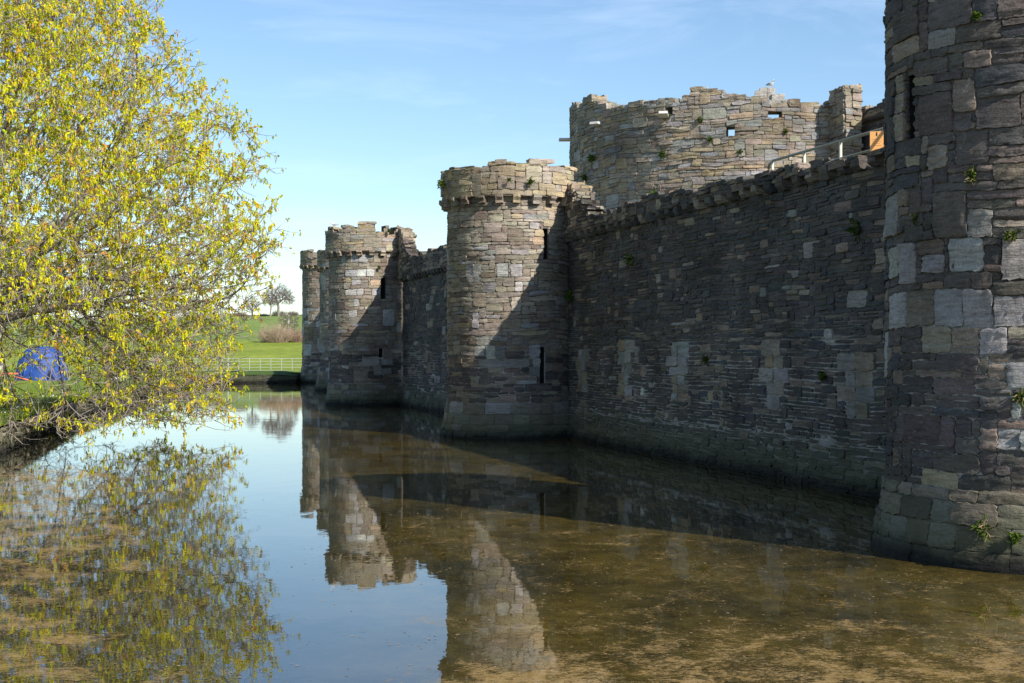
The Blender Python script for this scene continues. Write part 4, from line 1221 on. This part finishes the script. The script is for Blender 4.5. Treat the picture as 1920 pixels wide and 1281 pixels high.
for i, (t_, z, s, lab) in enumerate([(5.6, 5.2, .28, 'dark trailing plant on the shaded wall below the corbels'), (7.2, 6.75, .2, 'plant on the crumbling top of the shaded wall'), (10.6, 2.5, .16, 'tuft growing between the blocked loops of the shaded wall'),
                                (16.3, 2.2, .17, 'green tuft beside the right hand blocked loop'), (17.6, 5.0, .26, 'dark plant high on the shaded wall near the near tower'), (18.9, 3.2, .22, 'mossy clump in the corner of the shaded wall and near tower'), (.35, 4.4, .3, 'dark ivy in the corner between the middle tower and the shaded wall')]):
    p = P0 + dn * t_ + ND * .03
    wall_plant(lab, (p[0], p[1], z), (ND[0], ND[1], -.2), s, 240 + i, i in (0, 4), 80)

# ------------------------------------------------------------------ floating scum and grass tufts
rs = random.Random(301)
sb = Buf()
def density(x, y):
    n1 = float(wob(np.float64(x * 1.0), np.float64(y * .8), .9)); n2 = float(wob(np.float64(x + 40), np.float64(y), 3.0))
    lb = -2.3 - .28 * (y - 12.9)          # edge of the scum on the left
    dl = (lb - x) / 1.2 + n1 * .7
    left = min(max(dl, 0), 1) * (1 if y < 31 else max(0, 1 - (y - 31) / 5))
    rb = -1.7 - .17 * (y - 12)
    dr = (x - rb) / 1.6 + n1 * .7
    right = min(max(dr, 0), 1) * (1 if y < 26 else max(0, 1 - (y - 26) / 8))
    wedge = 1.0 if abs((x + .2) + .33 * (y - 34)) < .7 and 30 < y < 39 else 0
    base = max(left * .95, right * .62, wedge * .6, .035)
    if base < .1: return base * (1.6 if n2 > .1 else .4)
    return base * (1.0 if n1 * .55 + n2 * .75 > .12 else .16)
cnt = 0
while cnt < 9000:
    y = 9.5 + 30 * rs.random() ** 1.6; x = rs.uniform(-.42 * y, .5 * y)
    d_ = P0 - np.array([x, y]); dist = (np.array([x, y]) - P0) @ ND
    if dist < .6 or rs.random() > density(x, y) * .9: continue
    if math.hypot(x - C1[0], y - C1[1]) < 2.75 or x < bank_x(y) + .3: continue
    s = rs.choice([.006, .008, .011, .014, .02, .026]) * rs.uniform(.7, 1.3) * (1 if y > 16 else .8)
    k = rs.choice([4, 5, 6]); a0 = rs.uniform(0, 6.28); el = rs.uniform(.2, .6); an = rs.gauss(0, .5)
    pts = []
    for i in range(k):
        a = a0 + 2 * math.pi * i / k; r = s * rs.uniform(.55, 1.2)
        lx, ly = r * math.cos(a), r * math.sin(a) * el
        pts.append((x + lx * math.cos(an) - ly * math.sin(an), y + lx * math.sin(an) + ly * math.cos(an), .004 + rs.uniform(0, .003)))
    c = np.array(rs.choice([(.24, .16, .07), (.27, .18, .10), (.20, .13, .055), (.30, .21, .13), (.13, .09, .04)])) * rs.uniform(.75, 1.2)
    pts.append((x, y, .006 + .03 * s))
    sb.add(pts, None, [(k, i, (i + 1) % k) for i in range(k)], c)
    cnt += 1
so = sb.build('floating_scum', M['scum']); so['kind'] = 'stuff'; so['label'] = 'brown flecks of scum floating on the moat'
gb = Buf()
for _ in range(9000):
    y = 30 + 40 * rs.random() ** 1.3; k = rs.random() ** 1.7 * 7; x = bank_x(y) - .1 - k
    z = lawn_z(x, y) + .03
    h = rs.uniform(.04, .12) * (2.2 if k < .5 else 1)
    dx, dy = rs.gauss(0, .04), rs.gauss(0, .04); w = rs.uniform(.008, .02)
    c = np.array((.16, .24, .03) if rs.random() < .75 else (.30, .30, .09)) * rs.uniform(.6, 1.3)
    gb.add([(x - w, y, z - .05), (x + w, y, z - .05), (x + dx, y + dy, z + h)], None, [(0, 1, 2)], c)
for _ in range(900):   # white daisies
    y = 34 + 26 * rs.random(); x = bank_x(y) - .5 - 7 * rs.random(); z = lawn_z(x, y) + .09
    if wob(np.float64(x), np.float64(y), .8) < .1: continue
    gb.add([(x - .02, y, z - .01), (x + .02, y, z - .01), (x + .02, y + .01, z + .02), (x - .02, y + .01, z + .02)], [(0, 1, 2, 3)], None, (.75, .75, .72))
go = gb.build('grass', M['plant']); go['kind'] = 'stuff'; go['label'] = 'rough grass and daisies along the left bank'

# ------------------------------------------------------------------ light, sky, camera
SUN_EL = 35.5; sx, sy = .69, -.724
sun = bpy.data.lights.new('sun', 'SUN'); sun.energy = 5.0; sun.angle = rad(.53); sun.color = (1.0, .94, .85)
so_ = bpy.data.objects.new('sun', sun); COL.objects.link(so_)
ce = math.cos(rad(SUN_EL)); sv = Vector((sx * ce, sy * ce, math.sin(rad(SUN_EL))))
so_.rotation_euler = (-sv).to_track_quat('-Z', 'Y').to_euler(); so_.location = (30, -30, 40)
w = bpy.data.worlds.new('World'); sc.world = w; w.use_nodes = True
nt = w.node_tree; nt.nodes.clear()
wo_ = nt.nodes.new('ShaderNodeOutputWorld'); bg = nt.nodes.new('ShaderNodeBackground')
sky = nt.nodes.new('ShaderNodeTexSky'); sky.sky_type = 'NISHITA'; sky.sun_disc = False
sky.sun_elevation = rad(SUN_EL); sky.sun_rotation = math.atan2(sx, sy); sky.air_density = 1.0; sky.dust_density = .25; sky.ozone_density = 2.5
# faint cirrus
tc = nt.nodes.new('ShaderNodeTexCoord')
mp = nt.nodes.new('ShaderNodeMapping'); mp.inputs['Scale'].default_value = (1.6, 1.6, 9); mp.inputs['Rotation'].default_value = (0, rad(9), 0)
nt.links.new(tc.outputs['Generated'], mp.inputs[0])
cn = noise(nt, mp.outputs[0], 2.2, 6, .6, .7)
cf = ramp(nt, cn, [(.50, (0, 0, 0)), (.80, (.27, .27, .27))])
skc = mixc(nt, cf, sky.outputs[0], (7.5, 8.2, 9.2))
skc = mixc(nt, 1.0, skc, (.92, .98, 1.01), 'MULTIPLY')
nt.links.new(skc, bg.inputs[0]); bg.inputs[1].default_value = .115
nt.links.new(bg.outputs[0], wo_.inputs[0])

cam = bpy.data.cameras.new('camera'); co = bpy.data.objects.new('camera', cam); COL.objects.link(co)
co.location = (0, 0, 2.7); co.rotation_euler = (rad(90), 0, 0)
cam.sensor_width = 36; cam.lens = 2600 / 1920 * 36; cam.shift_y = 16.5 / 1920; cam.clip_end = 9000; cam.clip_start = .1
sc.camera = co
sc.view_settings.view_transform = 'Standard'; sc.view_settings.look = 'None'; sc.view_settings.exposure = .55; sc.view_settings.gamma = 1
sc.cycles.max_bounces = 8; sc.cycles.use_denoising = True
sc.render.resolution_x = 1024; sc.render.resolution_y = 683
